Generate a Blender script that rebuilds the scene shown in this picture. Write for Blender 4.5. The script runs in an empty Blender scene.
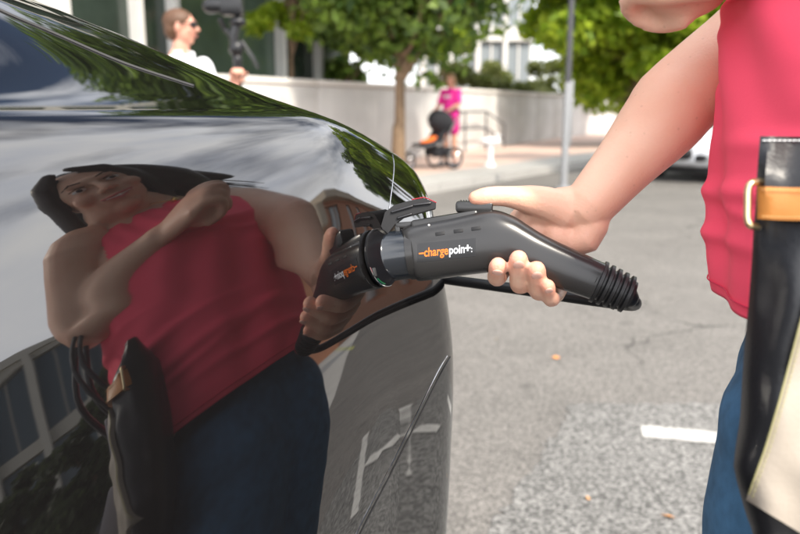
import bpy, bmesh, math, random
from mathutils import Vector as V, Matrix, noise, Quaternion
import numpy as np
R = math.radians
random.seed(7)
scene = bpy.context.scene
COL = scene.collection

# ------------------------------------------------------------------ camera, world, sun, exposure
W0, H0, FPX = 800.0, 534.0, 778.0
CAMZ = 1.17
PITCH = R(11.6)
cam_d = bpy.data.cameras.new('camera')
cam = bpy.data.objects.new('camera', cam_d)
COL.objects.link(cam)
cam.location = (0, 0, CAMZ)
cam.rotation_euler = (R(90) - PITCH, 0, 0)
cam_d.sensor_width = 36.0
cam_d.lens = 36.0 * FPX / W0
cam_d.clip_start = 0.02
cam_d.clip_end = 3000
cam_d.dof.use_dof = True
cam_d.dof.focus_distance = 0.72
cam_d.dof.aperture_fstop = 6.0
scene.camera = cam

SUN_EL, SUN_AZ = 47.0, 143.0            # azimuth measured from +Y towards +X
sd = V((math.sin(R(SUN_AZ)) * math.cos(R(SUN_EL)), math.cos(R(SUN_AZ)) * math.cos(R(SUN_EL)), math.sin(R(SUN_EL))))
sun_d = bpy.data.lights.new('sun', 'SUN')
sun = bpy.data.objects.new('sun', sun_d)
COL.objects.link(sun)
sun_d.energy = 4.3
sun_d.angle = R(3.5)
sun_d.color = (1.0, 0.91, 0.78)
sun.rotation_euler = sd.to_track_quat('Z', 'Y').to_euler()
sun.location = (0, 0, 30)

world = bpy.data.worlds.new('World')
scene.world = world
world.use_nodes = True
nt = world.node_tree
nt.nodes.clear()
def wn(t, **k):
    n = nt.nodes.new(t)
    for a, b in k.items():
        setattr(n, a, b)
    return n
sky = wn('ShaderNodeTexSky', sky_type='NISHITA', sun_disc=False, sun_elevation=R(SUN_EL), sun_rotation=R(SUN_AZ))
sky.air_density = 1.0; sky.dust_density = 1.5
tc = wn('ShaderNodeTexCoord')
mp = wn('ShaderNodeMapping'); mp.inputs['Scale'].default_value = (1.0, 1.0, 2.2); mp.inputs['Location'].default_value = (0.3, 2.1, 0.4)
nz = wn('ShaderNodeTexNoise'); nz.inputs['Scale'].default_value = 2.1; nz.inputs['Detail'].default_value = 7; nz.inputs['Roughness'].default_value = 0.52
cr = wn('ShaderNodeValToRGB'); cr.color_ramp.elements[0].position = 0.33; cr.color_ramp.elements[1].position = 0.56
nz2 = wn('ShaderNodeTexNoise'); nz2.inputs['Scale'].default_value = 3.6; nz2.inputs['Detail'].default_value = 5
cr2 = wn('ShaderNodeValToRGB')
cr2.color_ramp.elements[0].position = 0.34; cr2.color_ramp.elements[0].color = (22.5, 23.4, 25.6, 1)
cr2.color_ramp.elements[1].position = 0.66; cr2.color_ramp.elements[1].color = (29.5, 29.2, 29.0, 1)
mx = wn('ShaderNodeMix', data_type='RGBA')
bg = wn('ShaderNodeBackground'); bg.inputs['Strength'].default_value = 0.108
ow = wn('ShaderNodeOutputWorld')
L = nt.links.new
L(tc.outputs['Generated'], mp.inputs['Vector']); L(mp.outputs['Vector'], nz.inputs['Vector']); L(mp.outputs['Vector'], nz2.inputs['Vector'])
sx_ = wn('ShaderNodeSeparateXYZ'); L(tc.outputs['Generated'], sx_.inputs[0])
ma = wn('ShaderNodeMath', operation='MULTIPLY_ADD'); ma.inputs[1].default_value = 0.17; L(sx_.outputs['X'], ma.inputs[0]); L(nz.outputs['Fac'], ma.inputs[2])
mb_ = wn('ShaderNodeMath', operation='MULTIPLY_ADD'); mb_.inputs[1].default_value = -0.16; L(sx_.outputs['Y'], mb_.inputs[0]); L(ma.outputs[0], mb_.inputs[2])
hz_ = wn('ShaderNodeMapRange'); hz_.inputs['From Min'].default_value = 0.30; hz_.inputs['From Max'].default_value = 0.02; hz_.inputs['To Min'].default_value = 0.0; hz_.inputs['To Max'].default_value = 0.22; L(sx_.outputs['Z'], hz_.inputs['Value'])
mc_ = wn('ShaderNodeMath', operation='ADD'); L(mb_.outputs[0], mc_.inputs[0]); L(hz_.outputs[0], mc_.inputs[1])
L(mc_.outputs[0], cr.inputs['Fac']); L(nz2.outputs['Fac'], cr2.inputs['Fac'])
L(cr.outputs['Color'], mx.inputs[0]); L(sky.outputs['Color'], mx.inputs[6]); L(cr2.outputs['Color'], mx.inputs[7])
L(mx.outputs[2], bg.inputs['Color']); L(bg.outputs['Background'], ow.inputs['Surface'])

scene.view_settings.view_transform = 'Standard'
scene.view_settings.look = 'None'
scene.view_settings.gamma = 1
scene.view_settings.exposure = 0.42

# ------------------------------------------------------------------ helpers
FW = V((0, math.cos(PITCH), -math.sin(PITCH))); UP = V((0, math.sin(PITCH), math.cos(PITCH))); CO = V((0, 0, CAMZ))
def at(px, py, d):
    """point of the place seen at a photograph position, d metres along the view axis"""
    return CO + (V((1, 0, 0)) * ((px - 400) / FPX) + FW + UP * ((267 - py) / FPX)) * d
def ground_at(px, py, z=0.0):
    r = at(px, py, 1) - CO
    return CO + r * ((z - CAMZ) / r.z)

MATS = {}
def mat(name, col, rough=0.6, metal=0.0, var=0.0, vscale=8.0, bump=0.0, bscale=40.0, coat=0.0, spec=0.5, sss=0.0, col2=None, emit=0.0, trans=0.0, ior=1.45, detail=5, bdist=0.01):
    if name in MATS:
        return MATS[name]
    m = bpy.data.materials.new(name); m.use_nodes = True
    n = m.node_tree; b = n.nodes['Principled BSDF']; lk = n.links.new
    c = (*col, 1) if len(col) == 3 else col
    b.inputs['Base Color'].default_value = c
    b.inputs['Roughness'].default_value = rough; b.inputs['Metallic'].default_value = metal
    b.inputs['Coat Weight'].default_value = coat; b.inputs['Specular IOR Level'].default_value = spec
    b.inputs['Coat Roughness'].default_value = 0.05
    b.inputs['IOR'].default_value = ior
    if trans: b.inputs['Transmission Weight'].default_value = trans
    if sss:
        b.inputs['Subsurface Weight'].default_value = sss; b.inputs['Subsurface Radius'].default_value = (1.0, 0.35, 0.2); b.inputs['Subsurface Scale'].default_value = 0.01
    if emit:
        b.inputs['Emission Color'].default_value = c; b.inputs['Emission Strength'].default_value = emit
    t = n.nodes.new('ShaderNodeTexCoord')
    if var or col2:
        z = n.nodes.new('ShaderNodeTexNoise'); z.inputs['Scale'].default_value = vscale; z.inputs['Detail'].default_value = detail
        lk(t.outputs['Object'], z.inputs['Vector'])
        r = n.nodes.new('ShaderNodeValToRGB'); r.color_ramp.elements[0].position = 0.3; r.color_ramp.elements[1].position = 0.7
        a = col2 if col2 else [max(0, q * (1 + var)) for q in col[:3]]
        lo = col if col2 else [q * (1 - var) for q in col[:3]]
        r.color_ramp.elements[0].color = (*lo[:3], 1); r.color_ramp.elements[1].color = (*a[:3], 1)
        lk(z.outputs['Fac'], r.inputs['Fac']); lk(r.outputs['Color'], b.inputs['Base Color'])
    if bump:
        z = n.nodes.new('ShaderNodeTexNoise'); z.inputs['Scale'].default_value = bscale; z.inputs['Detail'].default_value = 4
        lk(t.outputs['Object'], z.inputs['Vector'])
        u = n.nodes.new('ShaderNodeBump'); u.inputs['Strength'].default_value = bump; u.inputs['Distance'].default_value = bdist
        lk(z.outputs['Fac'], u.inputs['Height']); lk(u.outputs['Normal'], b.inputs['Normal'])
    MATS[name] = m
    return m

def mesh(name, vs, fs, m, parent=None, smooth=True, kind=None, auto=None):
    me = bpy.data.meshes.new(name)
    me.from_pydata([tuple(v) for v in vs], [], fs)
    me.validate(); me.update()
    if smooth: me.shade_smooth()
    o = bpy.data.objects.new(name, me); COL.objects.link(o)
    for q in (m if isinstance(m, (list, tuple)) else [m]): me.materials.append(q)
    if auto: me.set_sharp_from_angle(angle=R(auto))
    if parent: o.parent = parent
    if kind: o['kind'] = kind
    return o
def fromdata(name, me, parent=None):
    o = bpy.data.objects.new(name, me); COL.objects.link(o)
    if parent: o.parent = parent
    return o
def tag(o, label=None, cat=None, group=None, kind=None):
    if label: o['label'] = label
    if cat: o['category'] = cat
    if group: o['group'] = group
    if kind: o['kind'] = kind
    return o
def empty(name, loc, label, cat, rz=0, group=None):
    o = bpy.data.objects.new(name, None); COL.objects.link(o); o.location = loc; o.rotation_euler = (0, 0, rz); o.empty_display_size = 0.1
    return tag(o, label, cat, group)
bpy_update = lambda: bpy.context.view_layer.update()

class MB:
    """collects closed shapes into one mesh"""
    def __init__(s): s.v = []; s.f = []; s.mi = []
    def add(s, vs, fs, mi=0, M=None):
        k = len(s.v)
        s.v += [M @ V(v) if M else V(v) for v in vs]; s.f += [tuple(i + k for i in f) for f in fs]; s.mi += [mi] * len(fs); return s
    def box(s, c, d, M=None, mi=0, bev=0.0):
        x, y, z = [q / 2 for q in d]; cx, cy, cz = c
        if bev <= 0:
            vs = [(cx + a * x, cy + b * y, cz + e * z) for a in (-1, 1) for b in (-1, 1) for e in (-1, 1)]
            fs = [(0, 1, 3, 2), (4, 6, 7, 5), (0, 4, 5, 1), (2, 3, 7, 6), (0, 2, 6, 4), (1, 5, 7, 3)]
            return s.add(vs, fs, mi, M)
        bm = bmesh.new(); bmesh.ops.create_cube(bm, size=1)
        for v in bm.verts: v.co = V((cx + v.co.x * d[0], cy + v.co.y * d[1], cz + v.co.z * d[2]))
        bmesh.ops.bevel(bm, geom=bm.edges[:], offset=bev, segments=2, profile=0.5, affect='EDGES')
        s.bm(bm, mi, M); return s
    def bm(s, bm, mi=0, M=None):
        bm.verts.index_update(); s.add([v.co.copy() for v in bm.verts], [[v.index for v in f.verts] for f in bm.faces], mi, M); bm.free(); return s
    def tube(s, pts, rad, n=12, up=None, caps=True, mi=0, M=None, round_=True, se=2.0):
        """rad: list of r or (a,b); a along side, b along up"""
        pts = [V(p) for p in pts]; N = len(pts)
        rad = [rad] * N if not isinstance(rad, (list, tuple)) else list(rad)
        rad = [(r, r) if not isinstance(r, (list, tuple)) else r for r in rad]
        if len(rad) != N:
            K = len(rad) - 1; q = []
            for i in range(N):
                x = i / (N - 1) * K; j = min(int(x), K - 1); q.append(tuple(rad[j][k] + (rad[j + 1][k] - rad[j][k]) * (x - j) for k in (0, 1)))
            rad = q
        if round_ and caps:
            t0 = (pts[0] - pts[1]).normalized(); t1 = (pts[-1] - pts[-2]).normalized(); r0, r1 = rad[0], rad[-1]
            def cap(p, t, r):
                m = (r[0] + r[1]) / 2; return [(p + t * m * math.sin(a), (r[0] * math.cos(a), r[1] * math.cos(a))) for a in (R(35), R(65), R(84))]
            A = cap(pts[0], t0, r0)[::-1]; B = cap(pts[-1], t1, r1)
            pts = [q[0] for q in A] + pts + [q[0] for q in B]; rad = [q[1] for q in A] + rad + [q[1] for q in B]; N = len(pts)
        T = []
        for i in range(N):
            t = (pts[min(i + 1, N - 1)] - pts[max(i - 1, 0)])
            T.append(t.normalized() if t.length > 1e-9 else (T[-1] if T else V((0, 0, 1))))
        u = V(up) if up is not None else (V((0, 0, 1)) if abs(T[0].z) < 0.9 else V((0, 1, 0)))
        k = len(s.v); 
        for i in range(N):
            u = (u - T[i] * u.dot(T[i])).normalized(); sd_ = T[i].cross(u)
            for j in range(n):
                a = 2 * math.pi * j / n; ca, sa = math.cos(a), math.sin(a)
                if se != 2.0:
                    ca = math.copysign(abs(ca) ** (2 / se), ca); sa = math.copysign(abs(sa) ** (2 / se), sa)
                p = pts[i] + sd_ * rad[i][0] * ca + u * rad[i][1] * sa
                s.v.append(M @ p if M else p)
            if i:
                for j in range(n):
                    a0 = k + (i - 1) * n + j; a1 = k + (i - 1) * n + (j + 1) % n
                    s.f.append((a0, a1, a1 + n, a0 + n)); s.mi.append(mi)
        if caps:
            s.f.append(tuple(k + j for j in range(n))[::-1]); s.mi.append(mi)
            s.f.append(tuple(k + (N - 1) * n + j for j in range(n))); s.mi.append(mi)
        return s
    def ell(s, c, r, M3=None, n=14, mi=0, M=None):
        vs = []; fs = []; rings = n // 2 + 1; c = V(c)
        rr = r if isinstance(r, (tuple, list)) else (r, r, r)
        vs.append(V((0, 0, -rr[2])))
        for i in range(1, rings):
            a = -math.pi / 2 + math.pi * i / rings
            for j in range(n):
                b = 2 * math.pi * j / n; vs.append(V((rr[0] * math.cos(a) * math.cos(b), rr[1] * math.cos(a) * math.sin(b), rr[2] * math.sin(a))))
        vs.append(V((0, 0, rr[2])))
        for j in range(n): fs.append((0, 1 + (j + 1) % n, 1 + j))
        for i in range(rings - 2):
            for j in range(n):
                a0 = 1 + i * n + j; a1 = 1 + i * n + (j + 1) % n; fs.append((a0, a1, a1 + n, a0 + n))
        l = len(vs) - 1; q = 1 + (rings - 2) * n
        for j in range(n): fs.append((l, q + j, q + (j + 1) % n))
        if M3 is not None: vs = [M3 @ v for v in vs]
        return s.add([v + c for v in vs], fs, mi, M)
    def lathe(s, prof, n=24, M=None, mi=0):
        k = len(s.v)
        for r, z in prof:
            for j in range(n):
                a = 2 * math.pi * j / n; p = V((r * math.cos(a), r * math.sin(a), z)); s.v.append(M @ p if M else p)
        for i in range(1, len(prof)):
            for j in range(n):
                a0 = k + (i - 1) * n + j; a1 = k + (i - 1) * n + (j + 1) % n
                s.f.append((a0, a1, a1 + n, a0 + n)); s.mi.append(mi)
        s.f.append(tuple(k + j for j in range(n))[::-1]); s.mi.append(mi)
        s.f.append(tuple(k + (len(prof) - 1) * n + j for j in range(n))); s.mi.append(mi)
        return s
    def build(s, name, m, parent=None, smooth=True, auto=40, kind=None):
        ms = m if isinstance(m, (list, tuple)) else [m]
        o = mesh(name, s.v, s.f, ms, parent, smooth, kind, auto if smooth else None)
        if len(ms) > 1:
            for p, i in zip(o.data.polygons, s.mi): p.material_index = i
        return o
def remesh(o, voxel, smooth=6, fac=0.5, disp=None):
    """weld the overlapping closed shapes of o into one continuous skin and keep the result"""
    md = o.modifiers.new('r', 'REMESH'); md.mode = 'VOXEL'; md.voxel_size = voxel; md.use_smooth_shade = True
    if smooth:
        ms_ = o.modifiers.new('s', 'SMOOTH'); ms_.iterations = smooth; ms_.factor = fac
    bpy_update(); dg = bpy.context.evaluated_depsgraph_get()
    me = bpy.data.meshes.new_from_object(o.evaluated_get(dg)); o.modifiers.clear()
    mats = [q for q in o.data.materials]; me.materials.clear()
    for q in mats: me.materials.append(q)
    o.data = me; me.shade_smooth()
    if disp: 
        cs = [v.co.copy() for v in me.vertices]; ns = [v.normal.copy() for v in me.vertices]
        flat = []
        for c_, n_2 in zip(cs, ns): flat.extend(disp(c_, n_2))
        me.vertices.foreach_set('co', flat)
        me.update()
    return o
def spline(pts, n=8, closed=False):
    P = [V(p) for p in pts]; out = []; N = len(P)
    for i in range(N if closed else N - 1):
        if closed: a, b, c, d = P[i - 1], P[i], P[(i + 1) % N], P[(i + 2) % N]
        else: a, b, c, d = P[max(i - 1, 0)], P[i], P[i + 1], P[min(i + 2, N - 1)]
        for k in range(n):
            t = k / n
            out.append(0.5 * ((2 * b) + (c - a) * t + (2 * a - 5 * b + 4 * c - d) * t * t + (3 * b - a - 3 * c + d) * t ** 3))
    if not closed: out.append(P[-1])
    return out
def lerp_tab(tab, x):
    if x <= tab[0][0]: return tab[0][1:]
    for a, b in zip(tab, tab[1:]):
        if x <= b[0]:
            t = (x - a[0]) / (b[0] - a[0]); return tuple(p + (q - p) * t for p, q in zip(a[1:], b[1:]))
    return tab[-1][1:]
def sstep(a, b, x):
    t = min(1, max(0, (x - a) / (b - a))); return t * t * (3 - 2 * t)
# ------------------------------------------------------------------ the dark grey car (its rear left corner beside the camera)
ES = V((0.463, 0.886, 0)).normalized(); EL = V((0.886, -0.463, 0)).normalized()
P0 = at(383, 256, 0.72)
ZC = P0.z
CAR_L, CAR_W, RC = 4.75, 1.92, 0.125     # length, width, rear corner radius
S1 = 0.215                                # rear face position (s) at the port's height
def car_w(s, l, z): return V((P0.x, P0.y, 0)) + ES * s + EL * l + V((0, 0, z))
# profile: (z, inset) from sill to the shoulder and on over the rear deck
PROF = [(0.20, 0.13), (0.24, 0.06), (0.34, 0.020), (0.50, -0.004), (0.66, -0.018), (0.80, -0.026), (0.90, -0.026), (0.97, -0.0160),
        (ZC, 0.0), (ZC + 0.025, 0.0073), (ZC + 0.05, 0.0142), (ZC + 0.07, 0.0203), (ZC + 0.085, 0.0254), (ZC + 0.098, 0.0306), (ZC + 0.109, 0.0359), (ZC + 0.117, 0.0408), (ZC + 0.1238, 0.0468), (ZC + 0.1285, 0.0535),
        (ZC + 0.1315, 0.0610), (ZC + 0.1365, 0.078), (ZC + 0.1435, 0.105), (ZC + 0.156, 0.15), (ZC + 0.176, 0.21), (ZC + 0.202, 0.28), (ZC + 0.228, 0.36), (ZC + 0.250, 0.45), (ZC + 0.270, 0.58), (ZC + 0.282, 0.76), (ZC + 0.286, 0.94)]
PR = spline([(i, 0, z) for z, i in PROF], 5)
NV = len(PR)
def outline(inset, f):
    """f 0..1 round the car starting half way along the left side, clockwise to the rear; returns s,l"""
    w = CAR_W / 2 - inset; w = max(w, 0.012)
    r = max(min(RC + 0.12 * sstep(0.03, 0.3, inset), w * 0.98), 0.01); rf = min(0.55, w * 0.9)
    s1 = S1 + lerp_tab([(0.2, -0.03), (0.6, -0.005), (0.80, -0.012), (ZC-0.05, -0.008), (ZC, 0.0), (ZC+0.06, 0.022), (ZC + 0.13, 0.035), (1.5, 0.03)], f)[0] - max(0, inset - 0.04) * 0.5; s0 = S1 - CAR_L + inset * 1.2
    lc = -CAR_W / 2
    # corners
    pts = []
    return s1, s0, lc, w, r, rf
NU_SIDE = [-2.3, -1.6, -1.1, -0.8, -0.6, -0.5] + [ -0.42 + 0.02 * i for i in range(27)]
def bowf(s, z):
    """gentle compound curvature of the flank towards the front (fitted)"""
    q = max(0.0, -s - 0.03); h = z - ZC
    hs = max(min(h, 0.125), -0.21)
    k = sstep(-0.50, -0.20, h)
    qs = q if q < 0.38 else 0.38 + 0.14 * math.tanh((q - 0.38) / 0.14)
    v = -(0.17 * qs * qs + qs * (0.42 * hs + 4.0 * hs ** 3)) * k
    return v - 0.02 * max(0, q - 0.5) ** 2 if q < 2.2 else v - 0.02 * 1.7 ** 2
def ring(inset, z):
    s1, s0, lc, w, r, rf = outline(inset, z)
    out = []
    a = s1 - r
    side = [q for q in NU_SIDE]
    # scale the last part so that it ends at the corner start
    for q in side:
        t = (q + 0.42) / 0.52
        s = q if t <= 0 else -0.42 + (a + 0.42) * t
        bow = bowf(s, z)
        out.append((s, lc + w + bow, s))
    for k in range(1, 25):
        t = R(90) * k / 24
        out.append((a + r * math.sin(t), lc + w - r + r * math.cos(t), a + r * math.sin(t)))
    m = 14
    for k in range(1, m):
        x = lc + (w - r) * (1 - 2 * k / m); out.append((s1 + 0.03 * (1 - ((x - lc) / (w + 0.01)) ** 2) * 1.0, x, s1))
    for k in range(0, 9):
        t = R(90) * k / 8; out.append((a + r * math.cos(t), lc - w + r - r * math.sin(t), a))
    for q in [-0.6, -1.2, -2.0, -3.0]: out.append((q, lc - w, q))
    b = s0 + rf
    for k in range(0, 7):
        t = R(90) * k / 6; out.append((b - rf * math.sin(t), lc - w + rf - rf * math.cos(t), b))
    for k in range(0, 7):
        t = R(90) * k / 6; out.append((b - rf * math.cos(t), lc + w - rf + rf * math.sin(t), b))
    out.append((-3.0, lc + w, -3.0))
    return out
DROP = 0.068
def zmod(z, inset, s):
    g = sstep(ZC - 0.02, ZC + 0.131, z)
    # shoulder falls towards the tail; roof rises towards the front
    d = -DROP * sstep(-0.05, 0.25, s) * g
    up = 0.0
    if inset > 0.07: 
        k = sstep(0.07, 0.30, inset)
        up = k * 0.35 * sstep(0.1, -1.3, s) - 0.9 * 0 
        up *= 1 - 0.9 * sstep(-2.9, -3.7, s)
    return z + d + up
rings = []
NUc = None
for p in PR:
    rg = ring(p.x, p.z); NUc = len(rg)
    rings.append([car_w(s, l, zmod(p.z, p.x, ss)) for (s, l, ss) in rg])
def proj(p):
    d = p - CO; y = d.dot(FW)
    return (400 + FPX * d.x / y, 267 - FPX * d.dot(UP) / y) if y > 0.02 else (-9999, 9999)
M_PAINT = mat('car_paint', (0.004, 0.0037, 0.0038), rough=0.012, metal=0.0, ior=1.92)
n_ = M_PAINT.node_tree
_b = n_.nodes['Principled BSDF']; _t = n_.nodes.new('ShaderNodeTexCoord'); _z = n_.nodes.new('ShaderNodeTexNoise'); _z.inputs['Scale'].default_value = 900; _z.inputs['Detail'].default_value = 3
_r = n_.nodes.new('ShaderNodeValToRGB'); _r.color_ramp.elements[0].position = 0.66; _r.color_ramp.elements[0].color = (0.004, 0.0037, 0.0038, 1); _r.color_ramp.elements[1].position = 0.74; _r.color_ramp.elements[1].color = (0.012, 0.0115, 0.011, 1)
n_.links.new(_t.outputs['Object'], _z.inputs['Vector']); n_.links.new(_z.outputs['Fac'], _r.inputs['Fac']); n_.links.new(_r.outputs['Color'], _b.inputs['Base Color'])
_w = n_.nodes.new('ShaderNodeTexNoise'); _w.inputs['Scale'].default_value = 7; _w.inputs['Detail'].default_value = 5; _m = n_.nodes.new('ShaderNodeMapRange'); _m.inputs['To Min'].default_value = 0.008; _m.inputs['To Max'].default_value = 0.05; _m.inputs['From Min'].default_value = 0.35; _m.inputs['From Max'].default_value = 0.75
n_.links.new(_t.outputs['Object'], _w.inputs['Vector']); n_.links.new(_w.outputs['Fac'], _m.inputs['Value']); n_.links.new(_m.outputs[0], _b.inputs['Roughness'])
M_GLASSD = mat('car_glass', (0.02, 0.022, 0.025), rough=0.01, metal=0.0, spec=0.9, ior=1.6)
M_SEAM = mat('seam_rubber', (0.004, 0.004, 0.005), rough=0.6)
M_CHROME = mat('chrome_trim', (0.75, 0.75, 0.76), rough=0.08, metal=1.0)
M_TYRE = mat('tyre_rubber', (0.012, 0.012, 0.013), rough=0.8)
M_BLK = mat('black_plastic', (0.011, 0.011, 0.012), rough=0.30, bump=0.1, bscale=900, bdist=0.0003)
car = empty('parked_car', car_w(-2.2, -CAR_W / 2, 0), 'glossy dark grey car plugged in to charge, its flank mirroring the woman in the pink top', 'car')
def side_line(poly, x, y):
    """signed side of pixel polyline (function y of x)"""
    pass
HATCH = [(0, 10), (56, 34), (120, 61.5), (172, 79), (192, 85)]
# faces by part
def facelist(test):
    vs = []; idx = {}; fs = []
    for j in range(NV - 1):
        for i in range(NUc):
            q = [(j, i), (j, (i + 1) % NUc), (j + 1, (i + 1) % NUc), (j + 1, i)]
            c = sum((rings[a][b] for a, b in q), V()) / 4
            if test(j, i, c):
                f = []
                for k in q:
                    if k not in idx: idx[k] = len(vs); vs.append(rings[k[0]][k[1]])
                    f.append(idx[k])
                fs.append(f)
    return vs, fs
def tos(c):
    d = c - V((P0.x, P0.y, 0)); return d.dot(ES), d.dot(EL)
BMP = [(0.200, ZC-0.155), (0.16, ZC - 0.20), (0.10, 0.72), (0.0, 0.62), (-0.1, 0.50), (-0.2, 0.3)]
def is_bumper(c):
    s, l = tos(c)
    zz = lerp_tab([(-0.45, 0.30), (-0.28, 0.42), (-0.12, 0.60), (0.0, 0.72), (0.08, 0.80), (0.15, 0.865), (0.3, 0.87)], s)[0]
    return s > -0.45 and c.z < zz
def is_glass(j, i, c):
    s, l = tos(c); ins = -l
    return PR[j].x > 0.33 and s < -0.35
carMi = car.matrix_world
def P_(name, vf, m): 
    bpy_update()
    o = mesh(name, [v - car.location for v in vf[0]], vf[1], m, car, True)
    return o
P_('body', facelist(lambda j, i, c: not is_bumper(c) and not is_glass(j, i, c)), M_PAINT)
P_('bumper', facelist(lambda j, i, c: is_bumper(c)), M_PAINT)
P_('window', facelist(lambda j, i, c: is_glass(j, i, c)), M_GLASSD)
# the roof cap closes the last ring
car['label'] = 'glossy dark grey car plugged in to charge, mirroring the woman in its flank'
def cpart(mb, name, m, parent=None, auto=40, **k):
    o = mb.build(name, m, parent or car, auto=auto, **k)
    if parent is None: o.matrix_parent_inverse = Matrix.Translation(-car.location)
    return o
from mathutils.bvhtree import BVHTree
_v = [p for r in rings for p in r]; _f = []
for j in range(NV - 1):
    for i in range(NUc):
        _f.append((j * NUc + i, j * NUc + (i + 1) % NUc, (j + 1) * NUc + (i + 1) % NUc, (j + 1) * NUc + i))
CBV = BVHTree.FromPolygons(_v, _f)
def hit(px, py):
    d = (at(px, py, 1) - CO).normalized(); h = CBV.ray_cast(CO, d)
    if h[0] is None: return None
    n = h[1] if h[1].dot(d) < 0 else -h[1]
    return h[0], n
def on_car(px_pts, n=8, lift=0.0):
    out = []
    sp = spline([(x, y, 0) for x, y in px_pts], n)
    for p in sp:
        h = hit(p.x, p.y)
        if h: out.append(h[0] + h[1] * lift)
    return out
# panel gaps
def gap(pts, r, m, lift=0.0006, name='panel_gap'):
    q = on_car(pts, 10, lift)
    if len(q) > 2: cpart(MB().tube(q, r, 6, round_=False), name, m)
gap([(-40, -12), (0, 10), (56, 34), (120, 61.5), (172, 79), (194, 86)], 0.0016, M_SEAM, 0.0)
gap([(345, 575), (360, 534), (390, 475), (420, 415), (440, 375), (450, 357)], 0.0009, M_SEAM, 0.0)
gap([(342, 573), (357, 532), (387, 473), (417, 413), (437, 373), (447, 356)], 0.0004, mat('gap_lip', (0.5, 0.5, 0.51), rough=0.15, metal=1.0), 0.0002, 'gap_edge')
gap([(392, 151), (394, 165), (393, 180), (391, 195), (389, 210)], 0.0004, mat('lamp_edge', (0.45, 0.45, 0.46), rough=0.2, metal=1.0), 0.0002, 'lamp_edge')
# charge port
PA = (at(445, 248, 0.725) - at(385, 256.5, 0.735)).normalized()      # axis of the plug
PC = at(381, 257, 0.737)
QA = PA.to_track_quat('Z', 'Y').to_matrix().to_4x4()
def PM(off): return Matrix.Translation(PC + PA * off) @ QA
h0 = hit(379, 258)
_, nrm = h0
QN = nrm.to_track_quat('Z', 'Y').to_matrix().to_4x4()
MN = Matrix.Translation(h0[0] + nrm * 0.0012) @ QN
port = cpart(MB().lathe([(0.0001, 0), (0.0265, 0), (0.0272, 0.0015), (0.0272, 0.003), (0.026, 0.003), (0.025, 0.001), (0.0001, 0.0008)], 40, MN), 'charge_port', mat('port_black', (0.006, 0.006, 0.007), rough=0.25))
def torus(mb, R0, r, M, a0=0, a1=360, n=40, k=8):
    pts = [V((R0 * math.cos(R(a0 + (a1 - a0) * i / n)), R0 * math.sin(R(a0 + (a1 - a0) * i / n)), 0)) for i in range(n + (0 if a1 - a0 >= 360 else 1))]
    pts = [M @ p for p in pts]
    if a1 - a0 >= 360: pts.append(pts[0])
    return mb.tube(pts, r, k, round_=False, up=M.to_3x3() @ V((0, 0, 1)), caps=(a1 - a0 < 360))
cpart(torus(MB(), 0.0250, 0.0007, MN @ Matrix.Translation((0, 0, 0.0035)), 222, 250), 'port_light', mat('green_led', (0.006, 0.08, 0.03), rough=0.3))
cpart(torus(MB(), 0.0268, 0.0006, MN @ Matrix.Translation((0, 0, 0.0034)), 190, 275), 'port_trim', M_CHROME)
cpart(MB().box((0, 0, 0), (0.004, 0.008, 0.003), MN @ Matrix.Translation((-0.0225, -0.010, 0.004)), bev=0.001), 'port_latch', mat('grey_clip', (0.03, 0.032, 0.032), rough=0.4))
# port door swung open above the plug, with its red reflector edge
def slab(px, d0, d1, mb=None):
    """closed slab whose near face shows the outline px at depth d0, its back at depth d1"""
    mb = mb or MB(); n = len(px)
    vs = [at(x, y, d0 if not isinstance(d0, (list, tuple)) else d0[i]) for i, (x, y) in enumerate(px)]
    th = FW * (d1 - (d0 if not isinstance(d0, (list, tuple)) else d0[0]))
    vs += [v + th for v in vs]
    fs = [tuple(range(n))[::-1], tuple(range(n, 2 * n))] + [(i, (i + 1) % n, (i + 1) % n + n, i + n) for i in range(n)]
    return mb.add(vs, fs)
door = cpart(slab([(381, 226), (385, 212), (394, 205), (408, 201), (424, 198), (436, 203), (436, 208), (418, 213), (404, 217), (395, 224), (386, 236)], 0.728, 0.748), 'charge_door', M_SEAM)
mbx = MB()
for a, b, r in (((392, 212, .7265), (412, 206, .7265), .0012), ((398, 218, .7265), (411, 214, .7265), .0012), ((414, 205, .7265), (430, 203, .7265), .0012)): mbx.tube([at(*a), at(*b)], r, 8)
mbx.build('hinge', mat('hinge_grey', (0.016, 0.016, 0.018), rough=0.3), door)
MB().tube([at(412, 199.5, .7285), at(424, 197.2, .7285), at(430, 199.6, .7285), at(436, 202.4, .7285)], 0.0005, 8).build('reflector', mat('red_reflector', (0.30, 0.008, 0.02), rough=0.2), door)
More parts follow.
